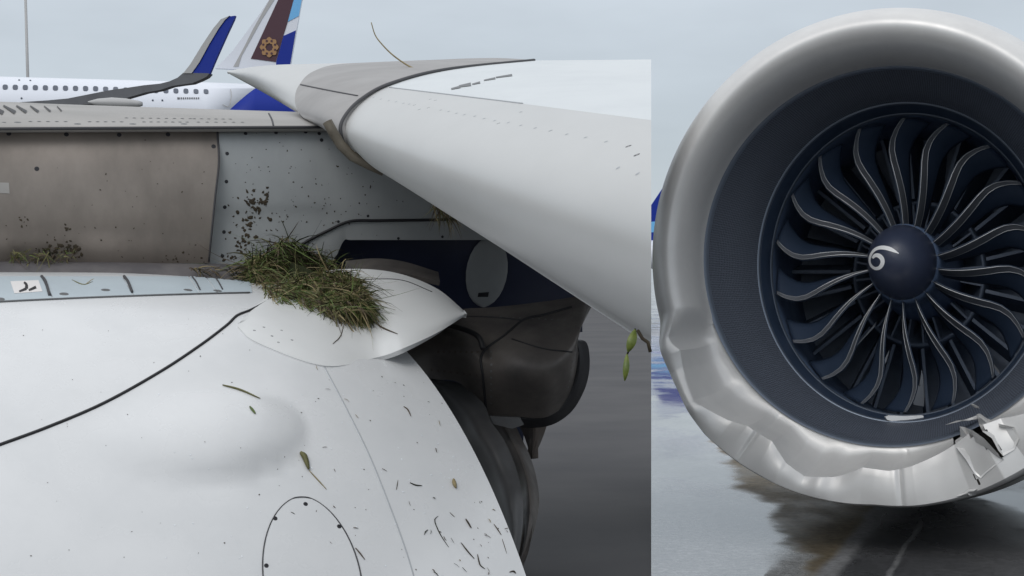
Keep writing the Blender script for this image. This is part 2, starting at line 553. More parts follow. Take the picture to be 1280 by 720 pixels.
# lettering strip too small to read: short dark dashes
v, f = [], []
for i, w in enumerate((3.2, 1.6, 1.6, 1.6, 1.6, 1.6, 1.6, 1.6, 1.6, 1.6)):
    x = 221.5 + i * 2.7 + (1.5 if i else 0)
    for (qx, qy) in ((x, 122), (x + w, 122), (x + w, 124.2), (x, 124.2)):
        h = hit(fb2, qx, qy); v.append(h[0] + h[1] * .03)
    f.append((4 * i, 4 * i + 1, 4 * i + 2, 4 * i + 3))
mk('lettering', v, f, M['fwing'], fus, False)
def surf_ribbon(name, b, px, w0, w1, m, par, lift=.03, n=24):
    pp = cat1([Vector((x, y, 0)) for x, y in px], n)
    v, f = [], []
    for i, q in enumerate(pp):
        t = (pp[min(i + 1, n - 1)] - pp[max(i - 1, 0)]).normalized(); s = Vector((-t.y, t.x, 0))
        w = w0 + (w1 - w0) * i / (n - 1)
        for sg in (-1, 1):
            h = hit(b, q.x + s.x * w * sg / 2, q.y + s.y * w * sg / 2) or hit(b, q.x, q.y)
            if h is None: return None
            v.append(h[0] + h[1] * lift)
    f = [(2 * i, 2 * i + 1, 2 * i + 3, 2 * i + 2) for i in range(n - 1)]
    return mk(name, v, f, m, par, True)
for px, a, b_ in (([(258, 137), (275, 126), (287, 114), (294, 100)], 2.0, 5.5), ([(268, 97), (272, 110), (273, 128)], .8, .8), ([(283, 97), (287, 106), (284, 116)], .8, .8)):
    surf_ribbon('stripe', fb, px, a, b_, M['lblue'], fus)
# door in the blue section
surf_ribbon('door_outline', fb, [(278, 131), (286, 133), (289, 120), (288, 112)], .9, .9, M['fgrey'], fus, .04)

def plate(name, px, d, m, par, thick, slope=0.0):
    return polyplate(name, [P(x, y, d + slope * (x - 300)) for x, y in px], m, par, thick, Vector((0, 1, 0)))
Z1 = lambda pts: [(200 + x / 4.8, y / 4.8) for x, y in pts]
FD = 90.0
fin = plate('tail_fin', Z1([(330, 410), (370, 372), (430, 312), (520, 190), (600, 80), (780, -190), (930, -190), (850, 0), (780, 400), (560, 420)]), FD, M['fus'], far, .35)
plate('fin_panel', Z1([(722, -30), (545, 352), (695, 372), (740, 215), (815, -30)]), FD - .03, M['maroon'], fin, .05)
plate('fin_stripe', Z1([(741, 215), (815, 182), (780, 392), (697, 392), (697, 372)]), FD - .035, M['blue'], fin, .05)
plate('fin_stripe', Z1([(767, 130), (805, -10), (852, -10), (833, 95)]), FD - .036, M['lblue'], fin, .05)
plate('leading_edge', Z1([(655, 0), (690, -50), (715, -50), (685, 0), (612, 115), (490, 335), (470, 400), (440, 400), (500, 290), (560, 170)]), FD - .025, M['fgrey'], fin, .05)
# eight-pointed open star
sc_, sr = (200 + 655 / 4.8, 283 / 4.8), 12.0
v, f = [], []
for k_ in range(32):
    a = 2 * math.pi * k_ / 32
    ro = sr * (1.0 if k_ % 4 == 0 else .80 if k_ % 4 == 2 else .92)
    for rr, dd in ((ro, FD - .10), (sr * (.36 + .06 * (k_ % 4 == 0)), FD - .10)):
        v.append(P(sc_[0] + rr * math.cos(a), sc_[1] + rr * 1.08 * math.sin(a), dd))
f = [(2 * i, 2 * i + 1, (2 * i + 3) % 64, (2 * i + 2) % 64) for i in range(32)]
mk('star_emblem', v, f, M['gold'], fin, False)
for k_ in range(8):
    a = 2 * math.pi * (k_ + .5) / 8
    v = []
    for q in range(8):
        c_ = 2 * math.pi * q / 8
        v.append(P(sc_[0] + sr * .66 * math.cos(a) + 1.5 * math.cos(c_), sc_[1] + sr * .7 * math.sin(a) + 1.5 * math.sin(c_), FD - .12))
    mk('star_cutout', v, [tuple(range(8))], M['maroon'], fin, False)
# near wing with its upturned tip
def wd(x): return 76 - x * .03
def wplate(name, px, m, par, thick, dd=0):
    return polyplate(name, [P(x, y, wd(x) + dd) for x, y in px], m, par, thick, Vector((.1, 1, 0)))
wing = wplate('wing', [(-30, 132), (35, 127), (62, 125.2), (85, 123), (110, 118), (135, 113), (160, 109.5), (180, 106.5), (200, 104.5), (212, 101.5), (222, 97), (229, 91), (262, 91.5), (258, 96), (250, 100), (240, 104), (228, 105.5), (215, 107.5), (200, 112.5), (182, 115.5), (163, 121), (140, 128), (100, 131), (60, 131)], M['fwing'], far, .5)
wplate('winglet', [(239, 91), (250, 77), (262, 55), (274, 35), (282, 24), (287, 20.5), (294, 19.5), (292, 25), (284, 42), (275, 62), (268, 78), (262, 92.3)], M['blue'], far, .22)
wplate('winglet_edge', [(229, 91.5), (238, 80), (252, 57), (266, 36), (276, 24), (287, 19.5), (281, 25), (273, 36), (261, 56), (249, 78), (239.5, 91.5)], M['fgrey'], far, .28, -.06)
# flap track fairing: a slim pod under the wing
rings = [[P(x, y, 70) + Vector((0, math.cos(a) * r, math.sin(a) * r)) for a in [2 * math.pi * q / 14 for q in range(14)]] for x, y, r in ((110, 127.5, .03), (122, 128.2, .17), (140, 128.6, .24), (158, 129.3, .22), (172, 129.8, .15), (178, 130, .09))]
mk('flap_fairing', [p for r in rings for p in r], gridfaces(len(rings), 14, 0, True) + [tuple(range(5 * 14, 6 * 14))], M['fgrey'], far)
for gx, gy in ((-28, 80.5), (-28, 87.5), (-52, 81)):
    leg = tube('landing_gear', [Vector((gx, gy, AP + .5)), Vector((gx, gy, AP + 4.6))], .16, M['fgrey'], far, 10)
    for s in (-.45, .45):
        rg = [[Vector((gx + r * math.cos(a), gy + s + t, AP + .57 + r * math.sin(a))) for a in [2 * math.pi * q / 18 for q in range(18)]] for r, t in ((.2, -.2), (.5, -.2), (.57, -.12), (.57, .12), (.5, .2), (.2, .2))]
        mk('tyre', [p for r in rg for p in r], gridfaces(6, 18, 0, True) + [tuple(range(18)), tuple(range(90, 108))], M['tyre'], leg)

mast = empty('light_mast', (P(39, 128, 105).x, 105, AP))
tag(mast, 'thin grey light mast rising behind the white fuselage', 'light mast')
top = P(31, -35, 105)
tube('pole', [Vector((P(39, 128, 105).x, 105, AP)), top], .085, M['fgrey'], mast, 8, [1.5, 1.0])
for s in (-1, 1):
    c = top + Vector((s * .7, 0, .1))
    tube('lamp_head', [c - Vector((.35, 0, 0)), c + Vector((.35, 0, 0))], .16, M['fgrey'], mast, 8)

# ------------------------------------------------------------------ far aircraft right of the engine's edge
fr = empty('airliner', (20, 150, 0))
tag(fr, 'far airliner with dark blue tail, mostly hidden behind the damaged engine', 'airliner')
rings = []
for X, r, zc in ((6, .25, 4.6), (10, .8, 4.25), (14, 1.5, 3.8), (20, 2.0, 3.5), (40, 2.05, 3.45), (50, 1.7, 3.3), (54, .9, 3.0), (55.3, .15, 2.8)):
    rings.append([Vector((X, 150 + r * math.cos(a), zc + r * math.sin(a))) for a in [2 * math.pi * q / 28 for q in range(28)]])
mk('fuselage', [p for r in rings for p in r], gridfaces(len(rings), 28, 0, True) + [tuple(range(28)), tuple(range(7 * 28, 8 * 28))], M['fus'], fr)
ff = polyplate('tail_fin', [Vector(p) for p in ((10.0, 149.8, 4.9), (12.2, 149.8, 5.6), (12.7, 149.8, 8.0), (14.3, 149.8, 10.4), (17.2, 149.8, 10.5), (22, 149.8, 5.3), (14, 149.8, 5.0))], M['blue'], fr, .4, Vector((0, 1, 0)))
polyplate('fin_stripe', [Vector(p) for p in ((12.45, 149.77, 5.9), (12.6, 149.77, 6.9), (19.8, 149.77, 7.7), (20.9, 149.77, 6.7))], M['lblue'], ff, .02, Vector((0, 1, 0)))
for gx, gy in ((34, 147.5), (34, 152.5), (50, 150)):
    leg = tube('landing_gear', [Vector((gx, gy, .5)), Vector((gx, gy, 2.4))], .15, M['fgrey'], fr, 8)
    rg = [[Vector((gx + r * math.cos(a), gy + t, .58 + r * math.sin(a))) for a in [2 * math.pi * q / 16 for q in range(16)]] for r, t in ((.2, -.5), (.55, -.5), (.58, -.4), (.58, .4), (.55, .5), (.2, .5))]
    mk('tyre', [p for r in rg for p in r], gridfaces(6, 16, 0, True) + [tuple(range(16)), tuple(range(80, 96))], M['tyre'], leg)
for X, s in ((24, -1), (30, 1)):
    pass
polyplate('wing', [Vector(p) for p in ((28, 148, 3.0), (36, 148, 3.0), (30, 132, 3.9), (27.5, 132, 3.9))], M['fgrey'], fr, .3, Vector((0, 0, -1)))
# ------------------------------------------------------------------ near aircraft: wing, pylon and engine cowl seen from the side
near = empty('airliner', (-1.2, 7.0, 0.0))
tag(near, 'near airliner wing, pylon and white engine cowl littered with torn grass', 'airliner')

# engine cowl -------------------------------------------------------
CO = P(300, 341, 7.2)
CA = Vector((.917, .4, 0)).normalized()
CS = Vector((.4, -.917, 0)).normalized()
UP = Vector((0, 0, 1))
RC = 2.2
def u_te(t):
    """trailing edge of the cowl along its axis, for a section angle in degrees"""
    return .40 + .215 * max(0, min(1, (t - 20) / 40)) + .02 * math.sin(max(0, t) / 60 * math.pi)
def cowl_pt(u, t, inset=0.0):
    tt = R(min(t, 60))
    rr = RC - inset
    s = RC * 0 + rr * math.sin(tt); z = -RC + rr * math.cos(tt)
    if t > 60:
        q = .12
        s += q * (math.sin(R(t)) - math.sin(R(60))); z += q * (math.cos(R(t)) - math.cos(R(60)))
    return CO + CA * u + CS * s + UP * z
ts = [-22 + i * 1.0 for i in range(83)] + [64, 70, 78, 88, 100, 115, 130, 150, 175]
NU = 170
grid = []
for t in ts:
    row = []
    ue = u_te(t)
    for i in range(NU):
        f = i / (NU - 1)
        u = -3.4 + (ue + 3.4) * (1 - (1 - f) ** 1.15)
        q = max(0, (u - (ue - 1.1)) / 1.1)
        p = cowl_pt(u, t, .10 * q * q)
        x, y = pix(p)
        # blister
        ex, ey = (x - 243) / 140, (y - 538) / 62
        ax_, ay_ = ex * math.cos(.12) + ey * math.sin(.12), -ex * math.sin(.12) + ey * math.cos(.12)
        r2 = ax_ * ax_ + ay_ * ay_
        if r2 < 1 and 0 < t < 60:
            nrm = CS * math.sin(R(t)) + UP * math.cos(R(t))
            asym = .5 + .5 * max(-1, min(1, ax_ * .9 + ay_ * .7))
            p = p + nrm * (.085 * (1 - r2) ** (1.5 - .75 * asym) * (.12 + .9 * asym))
        # soft ridge running aft, seen as the faint crease
        row.append(p)
    grid.append(row)
cowl = gridmesh('engine_cowl', grid, M['cowl'], near, .025)
cb = bvh_of(cowl)
cowl['label'] = 'white engine cowl with a shallow blister'

# seams on the cowl
seam('cowl_seam', cb, [(-8, 559), (60, 534), (130, 504), (200, 465), (250, 432), (283, 407), (296, 395), (313, 388), (333, 378)], .0125, M['black'], cowl, .001, 90)
seam('panel_line', cb, [(405, 458), (430, 505), (462, 570), (490, 640), (508, 690), (520, 730)], .007, M['faint'], cowl, -.001, 60)
# oval access hatch
cx, cy = 385, 716
hp = []
for i in range(41):
    a = math.pi * (1.0 - i / 40)
    hp.append((cx - 3 + 62 * math.copysign(abs(math.cos(a)) ** .8, math.cos(a)) + 9 * (1 - math.sin(a)), 728 - 107 * abs(math.sin(a)) ** .75))
# lifted plate with outline bead
rows = []
for j in range(14):
    y = 624 + (735 - 624) * (j / 13) ** 1.3
    w = 60 * (1 - max(0, 1 - (y - 621) / 107) ** 2.0) ** .55
    xc = 377 + (y - 621) * .13
    row = []
    for i in range(20):
        x = xc - w + 2 * w * i / 19
        h = hit(cb, x, y); row.append(h[0] + h[1] * .0025)
    rows.append(row)
hatch = gridmesh('access_hatch', rows, M['cowl'], near, .0024)
hl = [(rows_x, y_) for rows_x, y_ in []]
out = []
for j in range(13, -1, -1):
    y = 622 + (735 - 622) * (j / 13) ** 1.3
    w = 61.5 * (1 - max(0, 1 - (y - 621) / 107) ** 2.0) ** .55
    out.append((377 + (y - 621) * .13 - w, y))
for j in range(0, 14):
    y = 622 + (735 - 622) * (j / 13) ** 1.3
    w = 61.5 * (1 - max(0, 1 - (y - 621) / 107) ** 2.0) ** .55
    out.append((377 + (y - 621) * .13 + w, y))
seam('hatch_outline', cb, out, .0042, M['line'], hatch, .002, 120)
hb = bvh_of(hatch)
for x, y in ((382, 630), (344, 648), (333, 707), (424, 658), (449, 703)):
    screw(hb, x, y, .0085, M['screw_dark'], hatch)

# strip of small panels along the cowl's upper edge
def strip_top(x): return 343 + .0 * x + (.02 * max(0, x - 180))
def strip_bot(x): return 377.5 - .052 * x + .00005 * x * x + (0 if x < 200 else 0)
bounds = [-150, 62, 163, 246, 268, 316]
for a, b_ in zip(bounds, bounds[1:]):
    q = [(a + 1 + (-10 if a > 0 else 0), 346.5), (b_ - 1 + (-10 if b_ < 300 else -4), 346.5), (b_ - 1 + (4 if b_ < 300 else 0), strip_bot(b_)), (a + 1 + (4 if a > 0 else 0), strip_bot(a))]
    sp = patch('strip_panel', cb, q, M['strip'], cowl, 16, 6, .004, .004)
    sb = bvh_of(sp)
    for x, y in ((0, 374), (80, 367.5), (132, 362.5), (235, 362.5), (272, 363.5)):
        if a < x - 3 and x + 3 < b_ + 8: screw(sb, x, y, .019, M['screw'], sp, 'fastener')
    if a < 0:
        st = patch('sticker', sb, [(13, 352), (48, 350.5), (53, 364.5), (18, 367)], M['sticker'], sp, 6, 4, .0015, .001)
        tb = bvh_of(st)
        for px, w in (([(30, 353), (33, 356), (33, 361)], 4), ([(24, 364.5), (33, 361)], 3.4), ([(36, 363), (45, 359)], 3.6)):
            surf_ribbon('sticker_mark', tb, px, w * .6, w, M['black'], sp, .0015, 6)
seam('strip_edge', cb, [(x, strip_bot(x) + .4) for x in (-60, 0, 60, 130, 200, 260, 312)], .008, M['screw'], cowl, .003, 60)
for x0 in (52, 155, 240, 268):
    seam('strip_gap', cb, [(x0, 347), (x0 + 5, 354), (x0 + 10, strip_bot(x0) - 4)], .012 if x0 in (52, 155) else .006, M['line'], cowl, .006, 8)

# rubber seal and pylon -------------------------------------------------
def dW(x): return 7.0 + .0012 * x
XS = [-200, -60, 0, 80, 160, 230, 290, 330]
def row(ys, dd): return [P(x, y, dW(x) + dd) for x, y in zip(XS, ys)]
g = loft([row([324, 325, 326, 327, 327.5, 329, 330, 331], .02), row([327, 328, 329, 329, 330, 332, 335, 338], -.06),
          row([336, 336, 336, 336.5, 338, 341, 346, 350], -.11), row([344, 344, 343.5, 344, 346, 350, 355, 360], -.13), row([350, 350, 350, 350, 352, 356, 362, 366], -.02)], 60, 16)
seal = gridmesh('pylon_seal', g, M['seal'], near, .02)
slb = bvh_of(seal)
def brow(y, edge_x, dd): return [P(x, y, dW(x) + dd) for x in (-220, -120, -20, 60, 130, 190, 235, edge_x)]
panel = gridmesh('side_panel', loft([brow(161, 273, .025), brow(178, 274, .0), brow(205, 275, -.035), brow(245, 270, -.055), brow(290, 265, -.05), brow(329, 262, -.0)], 60, 30), M['brown'], near, .015)
panel['label'] = 'dirty brown pylon side panel'
bb = bvh_of(panel)
for x, y in ((11, 167), (83, 168), (149, 168.5), (210, 168), (267, 183), (46, 211)):
    screw(bb, x, y, .011, M['screw_dark'], panel)
patch('placard', bb, [(-6, 228), (11, 228.5), (12, 242), (-6, 241)], M['rail'], panel, 4, 3, .002, .002)
seam('panel_edge', bb, [(271.5, 164), (273.5, 203), (268.5, 250), (261, 327)], .010, M['line'], panel, .0, 30)
# pale grey panel running under the wing
def sm_(a, b, x):
    f = max(0, min(1, (x - a) / (b - a))); return f * f * (3 - 2 * f)
def lp(x, y, dd=0): return P(x, y, dW(x) + .03 + dd)
rows_ = []
for y0, y1, dd in ((161, 150, .02), (172, 170, -.02), (205, 212, -.03), (250, 250, -.02), (280, 275, 0), (352, 300, .02)):
    rows_.append([lp(x, y0 + (y1 - y0) * (max(0, min(1, (x - 276) / 330)) if y0 < 290 else sm_(405, 432, x)), dd) for x in (255, 290, 320, 345, 370, 395, 410, 420, 430, 440, 480, 540, 600, 640, 680)])
gp = gridmesh('grey_panel', loft(rows_, 120, 36), M['lightgrey'], near, .015)
gp['label'] = 'pale grey pylon panel flecked with mud, black seam below'
gb = bvh_of(gp)
for x, y in ((307, 167), (345, 166), (382, 165), (399, 167), (402, 175), (284, 192), (283, 227), (281, 259), (280, 290), (278, 320)):
    screw(gb, x, y, .009, M['screw_dark'], gp)
for x, y in ((423, 277), (460, 270), (444, 301), (498, 298), (553, 296)):
    screw(gb, x, y, .007, M['screw_dark'], gp)
seam('black_seam', gb, [(378, 305), (386, 300), (410, 288), (437, 276.5), (470, 275.5), (520, 275), (570, 274), (610, 272)], .014, M['black'], gp, .004, 50)
# lower navy panel with a pale oval cover
rows_ = []
for f in (0, .15, .5, 1):
    rows_.append([P(x, yt + (yb - yt) * f, dW(x) + .10 + .22 * f) for x, yt, yb in ((412, 292, 352), (445, 290, 360), (500, 288, 380), (560, 284, 400), (600, 282, 410), (660, 290, 418), (728, 330, 415))])
nv_ = gridmesh('lower_panel', loft(rows_, 50, 16), M['navy'], near, .012)
nb = bvh_of(nv_)
lip_g = []
for yo, dd in ((-6, .0), (0, -.035), (4, -.02), (7, .06)):
    lip_g.append([P(x, y + yo, dW(x) + .06 + dd) for x, y in ((427, 330), (427, 314), (432, 306), (450, 302), (520, 298.5), (600, 292), (680, 287))])
rows_ = []
for j in range(13):
    f = j / 12
    rr = []
    for i in range(14):
        a = math.pi * (i / 13)
        y = 339 - 43.2 * math.cos(math.pi * f)
        w = 26 * math.sqrt(max(.0, 1 - ((y - 339) / 43.5) ** 2))
        xx = 608 - (y - 339) * .10 + w * math.cos(a)
        h = hit(nb, xx, y); rr.append(h[0] + h[1] * (.008 + .012 * math.sin(a)))
    rows_.append(rr)
ov = gridmesh('oval_cover', rows_, M['lightgrey'], near, .006)
ob = bvh_of(ov)
patch('latch', ob, [(598, 366), (611, 365), (610, 371), (597, 371)], M['black'], ov, 3, 3, .002, .002)

# rail along the pylon's top
XR = [-220, -100, 0, 60, 120, 180, 240, 300, 360, 413]
def rrow(y0, y1, dd): return [P(x, y0 + (y1 - y0) * (max(0, x) / 413) ** .9, dW(x) + dd) for x in XR]
rl = gridmesh('pylon_rail', loft([rrow(138, 150, 2.2), rrow(127.5, 141.5, 1.3), rrow(131, 143, .75), rrow(141, 147.5, .28), rrow(153, 153.5, .04), rrow(159.5, 157, -.045), rrow(164, 162, -.03), rrow(166, 165, .03)], 90, 40), M['rail'], near, .012)
rb = bvh_of(rl)
seam('rail_seam', rb, [(336, 142), (340, 150), (342, 158)], .009, M['line'], rl, 0, 12)
tube('rail_gap', [P(x, 161 - 2.2 * max(0, x) / 413, dW(x) - .05) for x in XR], .007, M['line'], near, 6)
for i, x in enumerate((2, 17, 31, 46, 61, 75)):      # louvre slots fading aft
    s = 1 - i * .15
    surf_ribbon('louvre', rb, [(x - 15 * s, 132.5 + i * .2), (x + 2, 142 - i * .5)], 1.6 * s + .5, 5.0 * s + .4, M['black'] if i < 4 else M['line'], rl, .004, 8)
rivs = []
for x in list(range(38, 84, 11)) + list(range(112, 160, 10)) + list(range(180, 240, 9)) + list(range(248, 310, 11)):
    rivs.append((x, 151.8 + x * .004))
for x in list(range(158, 240, 10)) + list(range(243, 292, 9)):
    rivs.append((x, 147.5 + (x - 158) * .012))
def discs(name, b, pts, rad, m, par, squash=1.0, lift=.001):
    v, f = [], []
    for x, y in pts:
        h = hit(b, x, y)
        if not h: continue
        t = h[1].orthogonal().normalized(); s = h[1].cross(t)
        b0 = len(v)
        for q in range(8):
            a = 2 * math.pi * q / 8
            v.append(h[0] + h[1] * lift + (t * math.cos(a) + s * math.sin(a)) * rad)
        v.append(h[0] + h[1] * (lift + rad * .25))
        f += [(b0 + q, b0 + (q + 1) % 8, b0 + 8) for q in range(8)]
    return tag(mk(name, v, f, m, par, True), kind='stuff')
discs('rivets', rb, rivs, .009, M['screw'], rl)
for x, y in ((5, 153), (22, 153), (97, 155), (166, 155), (230, 155)):
    screw(rb, x, y, .016 if x > 10 else .01, M['screw'], rl, 'fastener')

# wing -----------------------------------------------------------------
W = .86
def A_(x, y, d): return P(x, y, d * W)
secA = [A_(672, 75.5, 11.5), A_(590, 83, 10.3), A_(530, 94, 9.4), A_(483, 108, 8.8), A_(455, 124, 8.45), A_(434, 145, 8.2), A_(428, 165, 8.1), A_(438, 187, 8.15), A_(460, 205, 8.4), A_(500, 214, 9.0), A_(600, 190, 11)]
secN = [P(845, 74, 9.0), P(845, 97, 7.0), P(845, 128, 5.2), P(845, 154, 4.3), P(845, 200, 3.75), P(845, 262, 3.45), P(845, 330, 3.35), P(845, 400, 3.45), P(845, 442, 3.75), P(845, 430, 4.3), P(845, 330, 7)]
def station(f):
    return [a.lerp(b, f) for a, b in zip(secA, secN)]
stt = [cat1(station(f / 40), 121) for f in range(-1, 41)]
KX = (814 - 640) / F
def wing_piece(name, i0, i1, m, parent, thick):
    g = [[s[i] for s in stt] for i in range(i0, i1)]
    o = gridmesh(name, g, m, parent, thick)
    bm = bmesh.new(); bm.from_mesh(o.data)
    bmesh.ops.bisect_plane(bm, geom=bm.verts[:] + bm.edges[:] + bm.faces[:], plane_co=EYE, plane_no=Vector((1, -KX, 0)).normalized(), clear_outer=True)
    bmesh.ops.holes_fill(bm, edges=[e for e in bm.edges if e.is_boundary], sides=0)
    bm.to_mesh(o.data); bm.free()
    o.data.polygons.foreach_set('use_smooth', [True] * len(o.data.polygons))
    sharp(o, 40)
    return o
upper = wing_piece('wing_top_skin', 0, 37, M['upper'], near, .03)
slat = wing_piece('leading_edge_slat', 36, 108, M['slat'], near, .03)
under = wing_piece('wing_under_skin', 107, 121, M['slat'], near, .03)
# rear spar and end rib close the wing box
rowa, rowb = [q[120] for q in stt], [q[0] for q in stt]
gs = [[a.lerp(b, f_) for a, b in zip(rowa, rowb)] for f_ in (0, .5, 1)]
sp_o = gridmesh('rear_spar', gs, M['slat'], near, .02)
bm = bmesh.new(); bm.from_mesh(sp_o.data)
bmesh.ops.bisect_plane(bm, geom=bm.verts[:] + bm.edges[:] + bm.faces[:], plane_co=EYE, plane_no=Vector((1, -KX, 0)).normalized(), clear_outer=True)
bm.to_mesh(sp_o.data); bm.free()
loop = []
for i in range(121):
    for q0, q1 in zip(stt, stt[1:]):
        a, b = q0[i], q1[i]
        fa, fb_ = a.x - KX * a.y, b.x - KX * b.y
        if fa <= 0 < fb_:
            loop.append(a.lerp(b, fa / (fa - fb_))); break
cen = sum(loop, Vector()) / len(loop)
pn = Vector((1, -KX, 0)).normalized()
loop = [cen + (p - cen) * .955 - pn * .004 for p in loop]
polyplate('end_rib', loop, M['slat'], near, .003, -pn)
sb_ = bvh_of(slat); ub = bvh_of(upper)
seam('slat_line', sb_, [(487, 109.5), (560, 118.3), (640, 128), (720, 138), (812, 149.6)], .006, M['faint'], slat, .001, 60)
zz = lambda pts: [(400 + x / 3.048, y / 3.048) for x, y in pts]
discs('slat_rivets', sb_, zz([(490, 425), (520, 432), (550, 437), (590, 443), (625, 452), (665, 460), (718, 467), (765, 478), (820, 488), (878, 498), (940, 512), (1012, 524), (1090, 540), (765, 427), (1135, 640), (1210, 662), (180, 365), (205, 370), (232, 378), (262, 384), (290, 388), (318, 394), (340, 397), (460, 420)]), .0065, M['faint'], slat, 1, .0005)
for x, y in zz([(360, 400), (378, 417), (413, 410), (420, 378), (440, 382), (680, 470), (878, 498)]):
    screw(sb_, x, y, .0075, M['screw'], slat, 'screw', .002)
for x, y in zz([(1175, 557), (1207, 590)]):
    screw(sb_, x, y, .0095, M['screw_dark'], slat, 'screw', .002)
for px, w in ((zz([(500, 340), (535, 332)]), 3.0), (zz([(530, 330), (575, 322)]), 4.2), (zz([(580, 322), (610, 315)]), 2.5), (zz([(625, 307), (668, 299)]), 2.4), (zz([(670, 296), (732, 287)]), 2.6)):
    surf_ribbon('scuff_mark', ub, px, w * .6, w, M['screw'], upper, .002, 6)
# grey sleeve where the pylon wraps over the leading edge
Lc = [A_(520, 77, 12.6), A_(430, 79.5, 11.6), A_(392, 89, 10.6), A_(374, 106, 9.9), A_(368.5, 124, 9.4), A_(374, 141, 9.0), A_(392, 154, 8.8), A_(440, 170, 9.5)]
Rc = [A_(668, 75.2, 11.45), A_(560, 86.5, 9.85), A_(490, 104, 8.85), A_(452, 124, 8.38), A_(431, 146, 8.10), A_(426, 166, 8.02), A_(437, 190, 8.08), A_(462, 207.5, 8.33)]
mid1 = [a.lerp(b, .35) + Vector((0, -.02, .012)) for a, b in zip(Lc, Rc)]
mid2 = [a.lerp(b, .72) + Vector((0, -.03, .012)) for a, b in zip(Lc, Rc)]
slv = gridmesh('leading_edge_sleeve', loft([Lc, mid1, mid2, Rc], 70, 26), M['sleeve'], near, .02)
lb = bvh_of(slv)
seam('sleeve_seam', lb, [(376, 106), (395, 110), (420, 115), (447, 120)], .010, M['line'], slv, 0, 20)
tube('sleeve_edge', [p + Vector((.0, -.012, 0)) for p in cat1(Rc, 60)], .008, M['line'], slv, 6)
M['gapseal'] = mat('gap_seal', (.11, .095, .07), .6, 0, (.06, .05, .035), 14)
tube('gap_seal', [P(x, y, 6.85) for x, y in ((409, 152), (416, 165), (426, 181), (440, 195), (462, 206), (480, 214))], .022, M['gapseal'], near, 8)
# outboard wing beyond the pylon
rows_ = [[(284, 88.6, 17), (330, 82, 15), (400, 79.5, 13.5), (500, 78, 12.6)],
         [(284, 88.8, 16.5), (322, 84.5, 14), (392, 86, 12), (440, 92, 11.2)],
         [(284, 89.5, 16), (320, 93, 13), (372, 108, 10.8), (410, 120, 10)],
         [(284, 90.5, 16), (322, 105, 12.8), (370, 128, 10.3), (405, 146, 9.5)],
         [(285, 91.5, 16), (327, 114.5, 12.9), (376, 143, 10.2), (408, 160, 9.5)],
         [(287, 92, 16.5), (337, 116, 13.5), (392, 148, 11), (420, 165, 10.2)]]
gridmesh('outboard_wing', loft([[A_(*p) for p in r] for r in rows_], 50, 30), M['slat'], near, .02)

# teardrop fairing between cowl and pylon --------------------------------
def fd(y): return 7.18 - (y - 345) * .0092
top_ = [(303, 398), (340, 358), (390, 342), (440, 336), (495, 341), (545, 360), (583, 391)]
bot_ = [(297, 408), (322, 428), (405, 457), (470, 447), (505, 435), (548, 415), (584, 393)]
rows_ = []
for j in range(6):
    f = j / 5
    rr = []
    for (ax, ay), (bx, by) in zip(top_, bot_):
        x, y = ax + (bx - ax) * f, ay + (by - ay) * f
        h = hit(cb, x, y)
        base = fd(y) if x > 480 or h is None else h[0].y
        bul = (.012 + .085 * sm_(380, 500, ax) * (1 - sm_(545, 590, ax) * .7)) * math.sin(math.pi * min(1, f * .92 + .08)) ** .8
        rr.append(P(x, y, base - .012 - max(0, bul) * (1 if x > 300 else 0)))
    rows_.append(rr)
fair = gridmesh('teardrop_fairing', loft(rows_, 60, 40), M['white'], near, .02)
fair['label'] = 'white teardrop fairing under the grass clump'
fbv = bvh_of(fair)
seam('fairing_line', fbv, [(436, 352), (470, 349), (505, 351), (540, 365)], .006, M['line'], fair, 0, 24)
for x, y in ((318, 413), (340, 420), (352, 413), (330, 409), (365, 425), (348, 428)):
    screw(fbv, x, y, .006, M['screw'], fair, 'screw', .002)
# dark ledge behind the fairing
gridmesh('shelf', loft([[P(x, y, 7.35) for x, y in ((432, 326), (470, 323), (505, 327), (548, 340))], [P(x, y, 7.2) for x, y in ((432, 342), (470, 340), (505, 342), (550, 352))]], 20, 6), M['core'], near, .02)

# exhaust and aft fairing -------------------------------------------------
cols = [[(486, 420, 7.1), (495, 440, 6.95), (512, 470, 6.9)],
        [(535, 392, 7.2), (540, 430, 6.95), (545, 474, 6.95)],
        [(580, 386, 7.2), (580, 430, 6.88), (576, 480, 6.95)],
        [(615, 384, 7.2), (607, 450, 6.82), (607, 517, 6.95)],
        [(655, 380, 7.2), (648, 450, 6.74), (648, 521, 6.92)],
        [(700, 374, 7.2), (690, 450, 6.74), (684, 521, 6.92)],
        [(735, 368, 7.2), (719, 430, 6.80), (711, 499, 6.95)],
        [(745, 372, 7.3), (723, 420, 6.90), (726, 455, 7.0)]]
aft = gridmesh('aft_fairing', loft([[P(*p) for p in c] for c in cols], 40, 60), M['core'], near, .03)
ab = bvh_of(aft)
seam('aft_seam', ab, [(715, 384), (680, 394), (655, 400), (630, 420), (603, 442), (604, 470), (608, 514)], .012, M['black'], aft, .002, 40)
seam('aft_seam', ab, [(640, 424), (680, 436), (715, 440)], .007, M['black'], aft, .001, 20)
discs('aft_rivets', ab, [(540 + i * 8, 462 + i * 1.0) for i in range(9)] + [(548 + i * 7, 440) for i in range(8)], .006, M['bronze'], aft)
rim_o = [(722, 424), (733, 428), (737, 445), (736, 468), (729, 491), (714, 515), (690, 531), (660, 535), (636, 530)]
rim_i = [(708, 424), (708, 434), (709, 450), (707, 470), (700, 488), (688, 502), (672, 510), (655, 510), (640, 508)]
